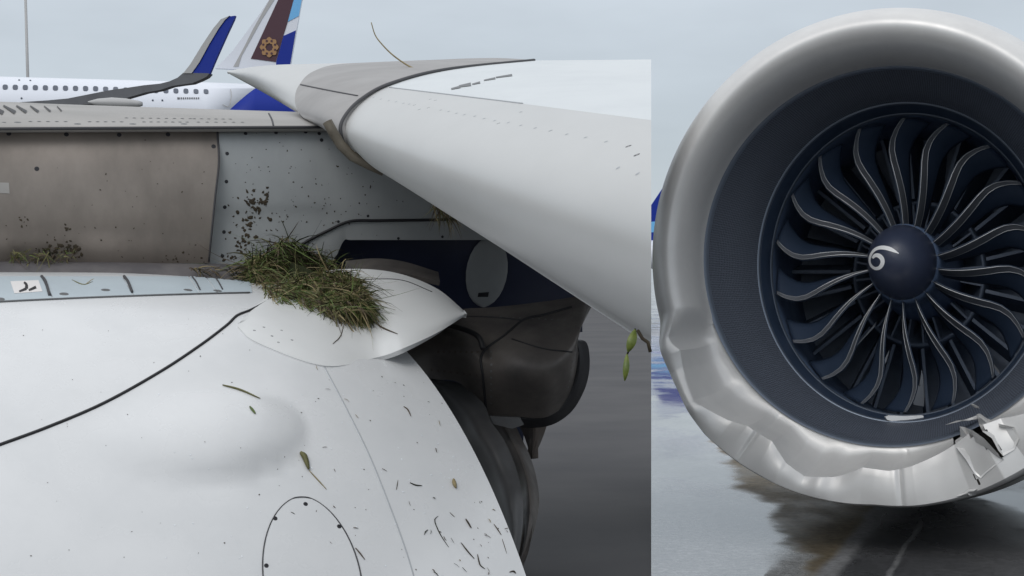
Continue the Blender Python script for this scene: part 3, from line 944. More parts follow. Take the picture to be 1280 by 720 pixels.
gridmesh('aft_rim', loft([[P(x, y, 7.02) for x, y in rim_i], [P(x, y, 6.93) for x, y in [((a[0] + b[0]) / 2, (a[1] + b[1]) / 2) for a, b in zip(rim_i, rim_o)]], [P(x, y, 7.0) for x, y in rim_o]], 50, 10), M['black'], near, .03)
l1 = [(505, 425), (545, 470), (575, 480), (604, 504), (614, 527), (630, 550), (644, 582), (652, 615), (654, 648), (649, 690), (640, 735)]
l0 = [(470, 430), (500, 470), (530, 510), (555, 545), (570, 570), (585, 600), (595, 625), (605, 655), (612, 680), (620, 710), (620, 740)]
dd1 = [7.0, 6.95, 6.9, 6.8, 6.7, 6.6, 6.5, 6.35, 6.25, 6.1, 6.0]
gridmesh('core_cowl', loft([[P(x, y, d + .25) for (x, y), d in zip(l0, dd1)], [P((a[0] * .4 + b[0] * .6), (a[1] * .4 + b[1] * .6), d + .02) for a, b, d in zip(l0, l1, dd1)], [P(x, y, d + .08) for (x, y), d in zip(l1, dd1)]], 60, 14), M['core2'], near, .03)
l2 = [(640, 522), (651, 546), (662, 569), (670, 595), (674, 625), (670, 654), (662, 681), (650, 702), (636, 735)]
l1b = [(606, 514), (622, 540), (637, 568), (648, 598), (652, 622), (654, 650), (650, 683), (642, 710), (628, 738)]
dd2 = [6.9, 6.85, 6.75, 6.65, 6.55, 6.4, 6.25, 6.1, 6.0]
gridmesh('nozzle_ring', loft([[P(x - 3, y, d + .22) for (x, y), d in zip(l1b, dd2)], [P((a[0] + b[0]) / 2, (a[1] + b[1]) / 2, d + .12) for a, b, d in zip(l1b, l2, dd2)], [P(x, y, d + .24) for (x, y), d in zip(l2, dd2)]], 60, 12), M['core'], near, .03)
gridmesh('exhaust_plug', loft([[P(x, y, 7.25) for x, y in ((640, 515), (655, 545), (664, 574))], [P(x, y, 7.12) for x, y in ((665, 515), (668, 542), (665, 573))], [P(x, y, 7.25) for x, y in ((688, 512), (681, 540), (667, 574))]], 20, 10), M['bronze'], near, .03)

# ------------------------------------------------------------------ damaged engine, seen from the front
M['lip'] = mat('bare_lip_metal', (.68, .675, .665), .40, .26, (.61, .605, .60), 3.5, (1, 1, 1), .35, .7, .012, 30, .5, 0, .05)
M['lipin'] = mat('torn_metal_inside', (.20, .19, .17), .6, .4, (.13, .12, .105), 8)
M['ecowl'] = mat('engine_cowl_paint', (.50, .49, .47), .4, 0, (.42, .41, .39), 3)
M['case'] = mat('fan_case_navy', (.125, .18, .29), .38, 0, (.10, .145, .24), 4, (1, 1, 1), .35, .7, 0, 1, .5, 0, .08)
M['blade'] = mat('fan_blade_composite', (.030, .046, .080), .45, 0, (.022, .036, .064), 6, (1, 1, 1), .35, .7, 0, 1, .4, .0)
M['sheath'] = mat('blade_edge_titanium', (.15, .16, .18), .45, .2, (.11, .12, .14), 12)
M['bead'] = mat('blade_edge_bright', (.50, .52, .54), .35, .8)
M['spin'] = mat('spinner_navy', (.034, .044, .078), .42, 0, (.027, .035, .064), 6, (1, 1, 1), .4, .7, 0, 1, .5, .1)
M['swirl'] = mat('swirl_white', (.82, .83, .84), .5)
M['vane'] = mat('guide_vane_metal', (.15, .19, .26), .45, .1, (.10, .13, .19), 8)
M['vanelit'] = mat('vane_lit_metal', (.38, .40, .43), .4, .7)  # paler than the other vanes: caught light put into the colour
M['ring'] = mat('ring_metal', (.16, .19, .24), .4, .6)
# acoustic liner: perforated sheet, hole pattern far finer than a piece
m = bpy.data.materials.new('acoustic_liner'); m.use_nodes = True
n_, l_ = m.node_tree.nodes, m.node_tree.links
p_ = n_['Principled BSDF']; p_.inputs['Roughness'].default_value = .5
uv = n_.new('ShaderNodeUVMap')
mp = n_.new('ShaderNodeMapping'); mp.inputs['Scale'].default_value = (470, 34, 1)
vo = n_.new('ShaderNodeTexVoronoi'); vo.voronoi_dimensions = '2D'; vo.inputs['Randomness'].default_value = .12; vo.inputs['Scale'].default_value = 1
mr = n_.new('ShaderNodeMapRange'); mr.inputs[1].default_value = .28; mr.inputs[2].default_value = .42
mx = n_.new('ShaderNodeMix'); mx.data_type = 'RGBA'; mx.inputs['A'].default_value = (.034, .040, .054, 1); mx.inputs['B'].default_value = (.098, .115, .150, 1)
bp = n_.new('ShaderNodeBump'); bp.inputs['Strength'].default_value = .5; bp.inputs['Distance'].default_value = .004
l_.new(uv.outputs[0], mp.inputs[0]); l_.new(mp.outputs[0], vo.inputs['Vector']); l_.new(vo.outputs['Distance'], mr.inputs[0])
l_.new(mr.outputs[0], mx.inputs['Factor']); l_.new(mx.outputs['Result'], p_.inputs['Base Color']); l_.new(mr.outputs[0], bp.inputs['Height']); l_.new(bp.outputs[0], p_.inputs['Normal'])
M['liner'] = m

EC = P(1096, 309, 8.0)
PHI, PIT = R(21.5), R(5)
e3 = Vector((math.sin(PHI) * math.cos(PIT), math.cos(PHI) * math.cos(PIT), -math.sin(PIT)))
e1 = Vector((math.cos(PHI), -math.sin(PHI), 0))
e2 = e1.cross(e3); e2 = e2 if e2.z > 0 else -e2
SX = 1.0
def E(r, th, z):
    q = max(0, min(1, (z - .30) / .45)) if r < 1 else 0
    SX = (.965 + .03 * max(0, min(1, (1.13 - r) / .15))) * (1 - q) + .885 * q
    return EC + e1 * (SX * r * math.cos(th) + .02 * q) + e2 * (r * math.sin(th)) + e3 * z
eng = empty('jet_engine', (EC.x + e3.x * .8, EC.y + e3.y * .8, 0))
tag(eng, 'front of a jet engine with crushed and torn silver intake lip', 'engine')

def interp(tab, x):
    if x <= tab[0][0]: return tab[0][1]
    for (a, va), (b, vb) in zip(tab, tab[1:]):
        if x <= b:
            f = (x - a) / (b - a)
            return va + (vb - va) * f
    return tab[-1][1]
def sm(a, b, x):
    f = max(0, min(1, (x - a) / (b - a))); return f * f * (3 - 2 * f)
crease = [(190, 1.16), (202.7, 1.215), (207, 1.165), (211.5, 1.20), (219.7, 1.235), (229, 1.17), (234, 1.125), (242, 1.115), (247.7, 1.18), (253, 1.205), (260.5, 1.16), (267, 1.10), (274, 1.11), (279.8, 1.095), (292, 1.045), (300, 1.01), (306, 1.03), (313, 1.10), (322, 1.15), (340, 1.14)]
outer = [(186, 1.287), (192, 1.262), (204, 1.265), (216, 1.285), (227, 1.315), (239, 1.31), (249, 1.30), (270, 1.285), (279, 1.297), (289, 1.305), (299, 1.315), (307, 1.315), (320, 1.295), (340, 1.287)]
zridge = [(190, .0), (205, .02), (211, .05), (220, .01), (230, .05), (238, .035), (247, .0), (260, .03), (267, .05), (280, .03), (292, .05), (300, .01), (306, .06), (313, .0), (330, 0)]
RT, ZT = .990, .34
NS = 44
def lip_profile(deg):
    """(r, z) section of the lip from throat to outer skin; crushed where the lip hit the ground"""
    w = sm(196, 206, deg) * (1 - sm(314, 332, deg))
    good, bad = [], []
    for i in range(NS):
        s = i / (NS - 1)
        if s < .42:
            a = s / .42 * math.pi / 2
            r = 1.135 - (1.135 - RT) * math.cos(a) ** 1.0; z = ZT * (1 - math.sin(a) ** .95)
        elif s < .80:
            a = (s - .42) / .38 * math.pi / 2
            r = 1.135 + (1.287 - 1.135) * math.sin(a); z = .40 * (1 - math.cos(a))
        else:
            f = (s - .8) / .2
            r = 1.287 + .03 * f; z = .40 + .7 * f
        good.append((r, z))
    if w > 0:
        rc, ro = interp(crease, deg), interp(outer, deg)
        zc = -.03 + .10 * (rc - 1.12) + .7 * interp(zridge, deg)
        for i in range(NS):
            s = i / (NS - 1)
            if s < .42:
                f = s / .42
                r = RT + (rc - RT) * f ** .92
                z = ZT + (zc - ZT) * (f ** 3.2 * .62 + f * .38) + .03 * math.sin(f * math.pi)
            elif s < .62:
                f = (s - .42) / .2
                r = rc + (ro - rc) * (f * .93); z = zc - .015 * f - .012 * math.sin(f * math.pi)
            elif s < .70:
                f = (s - .62) / .08
                r = rc + (ro - rc) * (.93 + .07 * math.sin(f * math.pi / 2)); z = zc - .015 + .07 * f * f
            else:
                f = (s - .7) / .3
                r = ro + (1.31 - ro) * f - .02 * math.sin(f * math.pi); z = zc + .055 + (1.04 - zc) * f
            bad.append((r, z))
        good = [(a[0] + (b[0] - a[0]) * w, a[1] + (b[1] - a[1]) * w) for a, b in zip(good, bad)]
    return good, w
ND = 1440
v, f = [], []
pts = []
for k_ in range(ND):
    deg = 360 * k_ / ND
    pr, w = lip_profile(deg)
    th = R(deg)
    for i, (r, z) in enumerate(pr):
        s = i / (NS - 1)
        if w > 0 and .05 < s < .75:
            q = math.sin((s - .05) / .7 * math.pi)
            n1 = noise.noise(Vector((deg * .085, r * 4.5, 1.3)))
            n2 = noise.noise(Vector((deg * .22 + r * 3, r * 6, 7.7)))
            fold = sum(a * math.exp(-((deg - c) / wd_) ** 2) for c, a, wd_ in ((276.5, .016, .7), (237, .014, .6), (222, -.02, 2.2), (257, -.015, 2.0)))
            z += w * q * (n1 * .020 + n2 * .006 + fold)
            r += w * q * n1 * .010
        v.append(E(r, th, z))
        pts.append((deg, s))
def inpoly(x, y, pl):
    c = False
    for (x1, y1), (x2, y2) in zip(pl, pl[1:] + pl[:1]):
        if (y1 > y) != (y2 > y) and x < (x2 - x1) * (y - y1) / (y2 - y1) + x1: c = not c
    return c
holes = [[(1188, 531), (1205, 529), (1222, 521), (1230, 533), (1241, 547), (1251, 560), (1253, 572), (1236, 562), (1218, 549), (1203, 540), (1201, 550), (1193, 553)],
         [(1192, 549), (1200, 545), (1196, 556), (1192, 556)],
         [(1218, 596), (1222, 598), (1229, 607), (1225, 607)]]
fall = []
for k_ in range(ND):
    k2 = (k_ + 1) % ND
    for i in range(NS - 1):
        q = (k_ * NS + i, k_ * NS + i + 1, k2 * NS + i + 1, k2 * NS + i)
        fall.append(q)
        c = (v[q[0]] + v[q[1]] + v[q[2]] + v[q[3]]) / 4
        if 285 < pts[q[0]][0] < 330 and i < 34:
            x, y = pix(c)
            if any(inpoly(x, y, h) for h in holes): continue
        f.append(q)
lpb = BVHTree.FromPolygons(v, fall)
lip = mk('intake_lip', v, f, M['lip'], eng)
lip['label'] = 'silver intake lip, crushed and torn along the bottom'
# crisp crease where the metal folded
bm = bmesh.new(); bm.from_mesh(lip.data)
for e in bm.edges:
    if len(e.link_faces) == 2 and e.calc_face_angle(0) > R(28): e.smooth = False
bmesh.ops.recalc_face_normals(bm, faces=bm.faces)
bm.to_mesh(lip.data); bm.free()
# bulkhead inside the lip, seen through the tear
rg = [[E(r, 2 * math.pi * q / 120, z) for q in range(120)] for r, z in ((1.02, .50), (1.26, .50), (1.27, .56))]
mk('lip_bulkhead', [p for r in rg for p in r], gridfaces(3, 120, 0, True), M['lipin'], eng)

def flap(name, px, lifts, m_, th=.006):
    """torn metal tongue: outline pixels with their distance in front of the lip skin"""
    pts_ = []
    for (x, y), lf in zip(px, lifts):
        h = hit(lpb, x, y)
        dist = (h[0].y if h and h[0].y < 8.6 else 8.12) - lf
        pts_.append(P(x, y, dist))
    c = sum(pts_, Vector()) / len(pts_) + Vector((0, -.012, .004))
    v_, f_ = [], []
    n = len(pts_)
    v_ = [c] + [c.lerp(p, .55) + Vector((0, -.006, 0)) for p in pts_] + pts_
    f_ = [(0, 1 + i, 1 + (i + 1) % n) for i in range(n)] + [(1 + i, 1 + n + i, 1 + n + (i + 1) % n, 1 + (i + 1) % n) for i in range(n)]
    m0 = len(v_)
    back = [p + Vector((0, th, 0)) for p in v_]
    f_ += [tuple(reversed([a + m0 for a in q])) for q in f_]
    f_ += [(1 + n + i, 1 + n + i + m0, 1 + n + (i + 1) % n + m0, 1 + n + (i + 1) % n) for i in range(n)]
    o = mk(name, v_ + back, f_, m_, eng)
    sharp(o, 50)
    return o
flap('torn_flap', [(1194, 551), (1201, 546), (1200, 533), (1206, 534), (1216, 538), (1230, 548), (1244, 563), (1250, 571), (1255, 574), (1244, 582), (1232, 592), (1226, 598), (1218, 592), (1207, 574), (1196, 560)],
     [.03, .05, .09, .09, .08, .06, .04, .02, .005, .004, .004, .004, .006, .02, .03], M['lip'])
flap('torn_flap', [(1182, 531), (1187, 530), (1200, 527), (1215, 526), (1221, 524), (1222, 519), (1212, 524), (1196, 526)], [.05, .05, .03, .03, .03, .02, .01, .02], M['lip'])
flap('torn_flap', [(1221, 518), (1225, 517), (1234, 523), (1250, 530), (1268, 534), (1274, 548), (1268, 562), (1254, 570), (1248, 563), (1240, 548), (1229, 540), (1224, 530)], [.05, .05, .05, .04, .01, .005, .005, .01, .04, .05, .06, .06], M['lip'])
flap('torn_flap', [(1213, 505), (1217, 505), (1223, 508), (1225, 511), (1219, 510)], [.02, .02, .02, .01, .01], M['lip'])
flap('torn_flap', [(1194, 621), (1206, 616), (1211, 612), (1222, 611), (1219, 619), (1212, 620), (1208, 617), (1197, 625)], [.0, .01, .02, .02, .03, .03, .02, .0], M['lip'])

# nacelle behind the lip
rg = [[E(r, 2 * math.pi * q / 160, z) for q in range(160)] for r, z in ((1.312, 1.06), (1.33, 1.5), (1.32, 2.1), (1.26, 2.7), (1.15, 3.2), (1.0, 3.55), (.9, 3.5), (.9, 2.4))]
mk('engine_cowl', [p for r in rg for p in r], gridfaces(len(rg), 160, 0, True), M['ecowl'], eng)

# acoustic liner, fan case
def surf_rev(name, prof, m_, seg=180, uvs=False):
    rg = [[E(r, 2 * math.pi * q / seg, z) for q in range(seg)] for r, z in prof]
    o = mk(name, [p for r in rg for p in r], gridfaces(len(prof), seg, 0, True), m_, eng)
    if uvs:
        ul = o.data.uv_layers.new(name='UVMap')
        for pl in o.data.polygons:
            us = [(o.data.loops[li].vertex_index % seg) / seg for li in pl.loop_indices]
            for li, u in zip(pl.loop_indices, us):
                if max(us) > .9 and u < .1: u = 1.0
                ul.data[li].uv = (u, (o.data.loops[li].vertex_index // seg) / (len(prof) - 1))
    return o
surf_rev('throat_ring', [(.996, .325), (.986, .333), (.977, .350), (.972, .372)], M['ring'])
surf_rev('acoustic_liner', [(.976, .355), (.958, .42), (.932, .49), (.906, .56), (.884, .63), (.868, .70)], M['liner'], 180, True)
surf_rev('liner_ring', [(.869, .695), (.862, .697), (.860, .706), (.857, .712)], M['ring'])
surf_rev('fan_case', [(.859, .705), (.850, .75), (.838, .80), (.832, .83)], M['blade'])
surf_rev('case_ring', [(.833, .826), (.828, .829), (.825, .84), (.824, .85)], M['ring'])
surf_rev('rub_strip', [(.826, .845), (.824, 1.02), (.83, 1.25), (.84, 1.7), (.80, 1.95)], M['case'])
surf_rev('back_wall', [(.84, 1.72), (.60, 1.78), (.48, 1.74), (.44, 1.60), (.43, 1.45), (.415, 1.42), (.40, 1.46), (.30, 1.7), (.1, 1.75)], M['vane'], 90)
surf_rev('hub', [(.185, .76), (.215, .80), (.225, .9), (.25, 1.15), (.27, 1.5), (.28, 1.74)], M['case'], 64)

# spinner
SPZ0, SPZ1, SPR = .50, .785, .205
prof = []
for i in range(26):
    t = i / 25
    prof.append((max(.001, SPR * math.sin(t * math.pi / 2) ** .92), SPZ0 + (SPZ1 - SPZ0) * (1 - math.cos(t * math.pi / 2)) ** .95))
spn = surf_rev('spinner', prof, M['spin'], 64)
spb = bvh_of(spn)
# comma-shaped spiral painted on the spinner
so_ = pix(E(0, 0, .78))
S7 = lambda x, y: (1050 + x / 5.143 + so_[0] - 1120, 260 + y / 5.143 + so_[1] - 328)
spc = [(168, 322), (185, 305), (208, 306), (228, 325), (232, 352), (216, 380), (188, 388), (162, 372), (150, 342), (156, 305), (178, 272), (210, 256), (250, 256), (290, 268), (336, 292)]
spw = [14, 22, 28, 28, 26, 24, 20, 16, 14, 15, 18, 22, 26, 24, 4]
pp = [Vector((*S7(*q), 0)) for q in spc]
pp = cat1(pp, 80); ww = cat1([Vector((w_, 0, 0)) for w_ in spw], 80)
v, f = [], []
for i, q in enumerate(pp):
    t = (pp[min(i + 1, 79)] - pp[max(i - 1, 0)]).normalized(); s = Vector((-t.y, t.x, 0))
    for sg in (-1, 1):
        w_ = ww[i].x / 5.143 / 2 * 1.0
        h = hit(spb, q.x + s.x * w_ * sg, q.y + s.y * w_ * sg)
        if h is None: h = hit(spb, q.x, q.y)
        v.append(h[0] + h[1] * .0015 if h else E(.1, 2, .6))
f = [(2 * i, 2 * i + 1, 2 * i + 3, 2 * i + 2) for i in range(79)]
mk('spiral_mark', v, f, M['swirl'], spn)
for k_ in range(18):
    a = 2 * math.pi * (k_ + .5) / 18
    c = E(SPR * 1.005, a, SPZ1 - .012)
    tube('spinner_bolt', [c, c - e3 * .006], .005, M['ring'], spn, 6)

# fan blades
NB = 18
R0, R1 = .20, .812
dl = [(0, 0), (.15, 1.5), (.3, 4.5), (.45, 8.0), (.6, 11.0), (.7, 11.6), (.8, 9.6), (.9, 5.0), (1.0, -1.0)]
dlc = cat1([Vector((b_, 0, 0)) for b_ in [interp(dl, i / 20) for i in range(21)]], 28)
def blade_pt(th0, p, c, off):
    r = R0 + (R1 - R0) * p
    j = p * 27; j0 = min(26, int(j)); d_ = dlc[j0].x + (dlc[j0 + 1].x - dlc[j0].x) * (j - j0)
    zle = .80 - .035 * math.sin(p * math.pi) + .06 * p ** 2
    chord_ax = .20 - .09 * p
    chord_t = .030 + .135 * p ** 1.3
    cc = c ** .9
    tang = chord_t * cc
    z = zle + chord_ax * cc
    # unit normal in the (tangent, axial) plane
    nx, nz = chord_ax, chord_t
    ln = math.hypot(nx, nz); nx, nz = nx / ln, nz / ln
    ang = th0 + R(d_ * .55) - tang / r + off * nx / r
    return E(r, ang, z + off * nz)
NP, NC = 28, 9
for b_ in range(NB):
    th0 = R(93 + 20 * b_ + rnd.uniform(-.9, .9))
    v = []
    for side in (1, -1):
        for i in range(NP):
            for j in range(NC):
                c = j / (NC - 1); p = i / (NP - 1)
                th_ = .009 * math.sin(math.pi * min(1, c * .9 + .1)) ** .6 + .001
                v.append(blade_pt(th0, p, c, side * th_ / 2))
    n0 = NP * NC
    f = gridfaces(NP, NC) + [tuple(reversed(q)) for q in gridfaces(NP, NC, n0)]
    edge_ = [i * NC for i in range(NP)]
    f += [(a, a + NC, a + NC + n0, a + n0) for a in edge_[:-1]]
    edge2 = [i * NC + NC - 1 for i in range(NP)]
    f += [(a + NC, a, a + n0, a + NC + n0) for a in edge2[:-1]]
    f += [((NP - 1) * NC + j, (NP - 1) * NC + j + 1, (NP - 1) * NC + j + 1 + n0, (NP - 1) * NC + j + n0) for j in range(NC - 1)]
    bl = mk('fan_blade', v, f, M['blade'], eng)
    # metal sheath on the leading edge, with bright rounded borders
    v, f, fm = [], [], []
    for i in range(NP):
        p = i / (NP - 1)
        cw = .23 + .0 * p if p > .3 else .34 - .36 * p
        cw = min(.5, .026 / (.030 + .135 * p ** 1.3) * (.55 + .45 * math.sin(math.pi * min(1, p * 1.05))))
        for j in range(4):
            v.append(blade_pt(th0, p, cw * j / 3, -.0085))
    f = gridfaces(NP, 4); fm = [0] * len(f)
    nv0 = len(v)
    for j in (0, 3):
        tv, tf = tubegeo([v[i * 4 + j] for i in range(NP)], .0024 if j == 0 else .0019, 5)
        b0 = len(v)
        v = v + tv
        f += [tuple(b0 + a for a in q) for q in tf]; fm += [1] * len(tf)
    mk('blade_edge', v, f, [M['sheath'], M['bead']], bl, True, fm)

# outlet guide vanes and core struts behind the fan
for k_ in range(30):
    th0 = 2 * math.pi * k_ / 30
    v = []
    for i in range(7):
        r = .44 + (.83 - .44) * i / 6
        for z, o_ in ((1.42, .0), (1.42, .02), (1.66, .075), (1.66, .065)):
            v.append(E(r, th0 - o_ / r, z))
    f = gridfaces(7, 4, 0, True) + [(3, 2, 1, 0), (24, 25, 26, 27)]
    lit = k_ in (21, 22, 23)
    mk('guide_vane', v, f, M['vane'], eng, False)
for k_ in range(24):
    th0 = 2 * math.pi * (k_ + .3) / 24
    v = []
    for i in range(4):
        r = .27 + .15 * i / 3
        for z, o_ in ((1.44, .0), (1.44, .012), (1.6, .03), (1.6, .02)):
            v.append(E(r, th0 + o_ / r, z))
    mk('core_vane', v, gridfaces(4, 4, 0, True) + [(3, 2, 1, 0), (12, 13, 14, 15)], M['vane'], eng, False)
# broken pale sliver lying at the bottom of the fan case
sl = []
for x, y in ((1107, 521.5), (1112, 519.5), (1130, 520.5), (1154, 519.5), (1156, 525), (1140, 526.5), (1118, 527), (1109, 525)):
    sl.append(P(x, y, 8.58))
polyplate('rub_strip_fragment', sl, M['swirl'], eng, .03)
sl = [P(x, y, 8.62) for x, y in ((1110, 527.5), (1156, 526.5), (1158, 531), (1150, 535), (1112, 535))]
polyplate('rub_strip_fragment', sl, M['ring'], eng, .02)
# pale plates painting the light caught by vanes behind the lower blades
for px in ([(1140, 484), (1157, 480), (1155, 508), (1142, 506)], [(1152, 462), (1156, 480), (1149, 483)], [(1112, 437), (1108, 452), (1094, 474), (1099, 462)], [(1092, 410), (1096, 402), (1074, 428), (1071, 432)], [(1092, 480), (1096, 478), (1094, 494), (1090, 492)], [(1240, 452), (1248, 462), (1252, 470), (1246, 468)]):
    polyplate('lit_vane_bit', [P(x, y, 9.25) for x, y in px], M['vanelit'], eng, .015)

# ------------------------------------------------------------------ torn grass, mud and leaves on the near aircraft
allb = bvh_of(cowl, fair, gp, panel, seal)
rnd = random.Random(11)
def blade_strip(base, dirv, length, width, curl, nseg=4):
    """curved tapering blade; returns points"""
    side = dirv.cross(Vector((rnd.uniform(-1, 1), rnd.uniform(-1, 1), rnd.uniform(-1, 1)))).normalized()
    bend = dirv.cross(side).normalized()
    v = []
    for i in range(nseg + 1):
        t = i / nseg
        p = base + dirv * (length * t) + bend * (curl * length * t * t) + Vector((0, 0, -.60 * length * t * t))
        w = width * (1 - .85 * t ** 1.5)
        v += [p - side * w / 2, p + side * w / 2]
    return v
GM = [M['g1'], M['g2'], M['g3'], M['g4'], M['g5']]
def clump(name, label, spine, rads, nblades, dirf, lenr, colf, group=None, depth=.16, core=True):
    """spine: photo points; rads: half thickness in px"""
    v, f, fm = [], [], []
    sp = [Vector((x, y, 0)) for x, y in spine]
    def at(t):
        k_ = t * (len(sp) - 1); i = min(int(k_), len(sp) - 2); q = k_ - i
        return sp[i].lerp(sp[i + 1], q), rads[i] + (rads[i + 1] - rads[i]) * q
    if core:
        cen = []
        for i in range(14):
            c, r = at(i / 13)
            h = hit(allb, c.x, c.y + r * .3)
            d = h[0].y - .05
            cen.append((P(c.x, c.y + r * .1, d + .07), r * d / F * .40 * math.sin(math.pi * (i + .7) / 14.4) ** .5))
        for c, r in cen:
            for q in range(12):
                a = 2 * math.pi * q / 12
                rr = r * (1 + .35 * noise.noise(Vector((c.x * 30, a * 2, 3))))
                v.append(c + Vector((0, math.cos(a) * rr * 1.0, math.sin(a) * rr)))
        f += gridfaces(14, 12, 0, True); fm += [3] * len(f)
    for _ in range(nblades):
        t = rnd.random()
        c, r = at(t)
        a, q = rnd.uniform(0, 2 * math.pi), math.sqrt(rnd.random())
        r *= 1 + .5 * noise.noise(Vector((t * 9, a, 5.5)))
        x, y = c.x + math.cos(a) * r * q * .6, c.y + math.sin(a) * r * q
        h = hit(allb, x, y)
        if not h: continue
        d = h[0].y - .03 - depth * rnd.random() * math.sqrt(max(0, 1 - q * q))
        base = P(x, y, d)
        an = R(dirf(t, x, y))
        dv = Vector((math.cos(an), rnd.uniform(-.8, .15), math.sin(an))).normalized()
        L = (lenr[0] + (lenr[1] - lenr[0]) * rnd.random() ** 1.7) * d / F
        b0 = len(v)
        v += blade_strip(base, dv, L, rnd.uniform(.7, 2.0) * d / F, rnd.gauss(0, .55))
        f += [(b0 + 2 * i, b0 + 2 * i + 1, b0 + 2 * i + 3, b0 + 2 * i + 2) for i in range(4)]
        fm += [colf(t, x, y)] * 4
    o = mk(name, v, f, GM, None, False, fm)
    tag(o, label, 'grass', group)
    return o
def cdir(t, x, y):
    if rnd.random() < .22: return rnd.uniform(0, 360)
    return rnd.gauss(-46, 22) if t > .45 else rnd.gauss(-55, 50)
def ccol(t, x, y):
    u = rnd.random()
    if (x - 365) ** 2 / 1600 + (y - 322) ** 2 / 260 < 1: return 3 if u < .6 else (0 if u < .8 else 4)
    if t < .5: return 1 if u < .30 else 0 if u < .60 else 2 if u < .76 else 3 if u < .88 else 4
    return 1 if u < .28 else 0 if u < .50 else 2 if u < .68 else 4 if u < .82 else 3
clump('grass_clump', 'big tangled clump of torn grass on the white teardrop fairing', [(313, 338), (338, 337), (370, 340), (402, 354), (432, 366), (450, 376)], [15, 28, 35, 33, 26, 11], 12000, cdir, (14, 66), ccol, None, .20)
clump('grass_clump', 'small dark tuft of grass caught below the brown panel', [(14, 320), (40, 321), (70, 318), (98, 318)], [3, 8, 10, 4], 130, lambda t, x, y: rnd.choice((rnd.gauss(90, 45), rnd.uniform(0, 360))), (6, 24), lambda t, x, y: rnd.choice((4, 4, 3, 1, 0) if x > 60 else (1, 1, 0, 4)), None, .05, False)
clump('grass_clump', 'brown strands of grass along the seal left of the big clump', [(236, 336), (265, 337), (300, 338)], [2, 4, 6], 70, lambda t, x, y: rnd.gauss(0, 40), (8, 26), lambda t, x, y: rnd.choice((4, 4, 3, 2)), None, .04, False)

# straw tuft caught under the wing's edge
slb2 = bvh_of(slat)
v, f, fm = [], [], []
for _ in range(70):
    base = P(rnd.uniform(543, 568), 0, 1); x = rnd.uniform(540, 566); y = 254 + (x - 540) * .62 + rnd.uniform(-3, 6)
    base = P(x, y, 6.3)
    an = R(rnd.gauss(-70, 45)); dv = Vector((math.cos(an), rnd.uniform(-.3, .3), math.sin(an))).normalized()
    b0 = len(v); v += blade_strip(base, dv, rnd.uniform(.02, .07), rnd.uniform(.003, .006), rnd.uniform(-.7, .7))
    f += [(b0 + 2 * i, b0 + 2 * i + 1, b0 + 2 * i + 3, b0 + 2 * i + 2) for i in range(4)]; fm += [rnd.choice((1, 2, 4))] * 4
tag(mk('grass_clump', v, f, GM, None, False, fm), "small straw tuft caught under the wing's leading edge", 'grass')

# mud thrown on the pylon panels
def specks(name, label, b, spots, m_):
    v, f = [], []
    for x, y, r in spots:
        h = hit(b, x, y)
        if not h: continue
        t = Vector((1, 0, 0)); t = (t - h[1] * t.dot(h[1])).normalized(); s = h[1].cross(t)
        b0 = len(v); d = h[0].y; ph = rnd.uniform(0, 9)
        n = 9
        el, tl = rnd.uniform(.7, 2.0), rnd.uniform(0, 3.1)
        for q in range(n):
            a = 2 * math.pi * q / n
            rr = r * d / F * rnd.uniform(.55, 1.25)
            ca, sa = math.cos(a) * el, math.sin(a)
            v.append(h[0] + h[1] * .001 + (t * (ca * math.cos(tl) - sa * math.sin(tl)) + s * (ca * math.sin(tl) + sa * math.cos(tl))) * rr)
        v.append(h[0] + h[1] * (.002 + r * d / F * .35))
        f += [(b0 + q, b0 + (q + 1) % n, b0 + n) for q in range(n)]
    return tag(mk(name, v, f, m_), label, 'mud', None, 'stuff')
sp_ = []
for cx_, cy_, sx_, sy_, n, r in ((318, 262, 7, 14, 30, 2.6), (332, 250, 5, 8, 20, 1.8), (303, 305, 4, 6, 14, 2.6), (308, 288, 3, 8, 12, 2.2), (290, 322, 9, 4, 14, 1.8), (300, 270, 14, 26, 26, 1.1), (345, 282, 24, 22, 30, 1.0), (390, 235, 40, 34, 46, .9), (330, 210, 30, 26, 18, .8), (440, 240, 40, 26, 26, .9)):
    for _ in range(n): sp_.append((rnd.gauss(cx_, sx_), rnd.gauss(cy_, sy_), r * rnd.uniform(.4, 1.2)))
specks('mud_splashes', 'dark mud specks thrown over the pale grey pylon panel', gb, [q for q in sp_ if q[0] > 277], M['mud'])
sp_ = []
for cx_, cy_, sx_, sy_, n, r in ((75, 312, 16, 6, 34, 2.4), (84, 300, 4, 10, 14, 1.6), (60, 306, 12, 10, 14, 1.4), (110, 280, 70, 30, 30, .8), (200, 250, 50, 40, 16, .8), (215, 325, 30, 2, 10, 1.2), (28, 276, 4, 5, 8, 1.2), (240, 318, 14, 6, 10, 1.3)):
    for _ in range(n): sp_.append((rnd.gauss(cx_, sx_), rnd.gauss(cy_, sy_), r * rnd.uniform(.4, 1.2)))
specks('mud_splashes', 'dark mud specks low on the brown pylon panel', bb, sp_, M['mud'])
sp_ = [(rnd.uniform(250, 640), rnd.uniform(400, 715), rnd.uniform(.4, 1.0)) for _ in range(60)] + [(rnd.uniform(0, 250), rnd.uniform(390, 715), rnd.uniform(.3, .8)) for _ in range(25)]
specks('mud_splashes', 'tiny dark specks scattered over the white engine cowl', cb, sp_, M['mud'])
M['drop'] = mat('water_drop', (.85, .88, .92), .04, 0, spec=.8)
sp_ = [(rnd.gauss(555, 26), rnd.gauss(590, 25), rnd.uniform(.5, 1.1)) for _ in range(26)] + [(rnd.uniform(190, 500), rnd.uniform(480, 715), rnd.uniform(.5, 1.0)) for _ in range(50)]
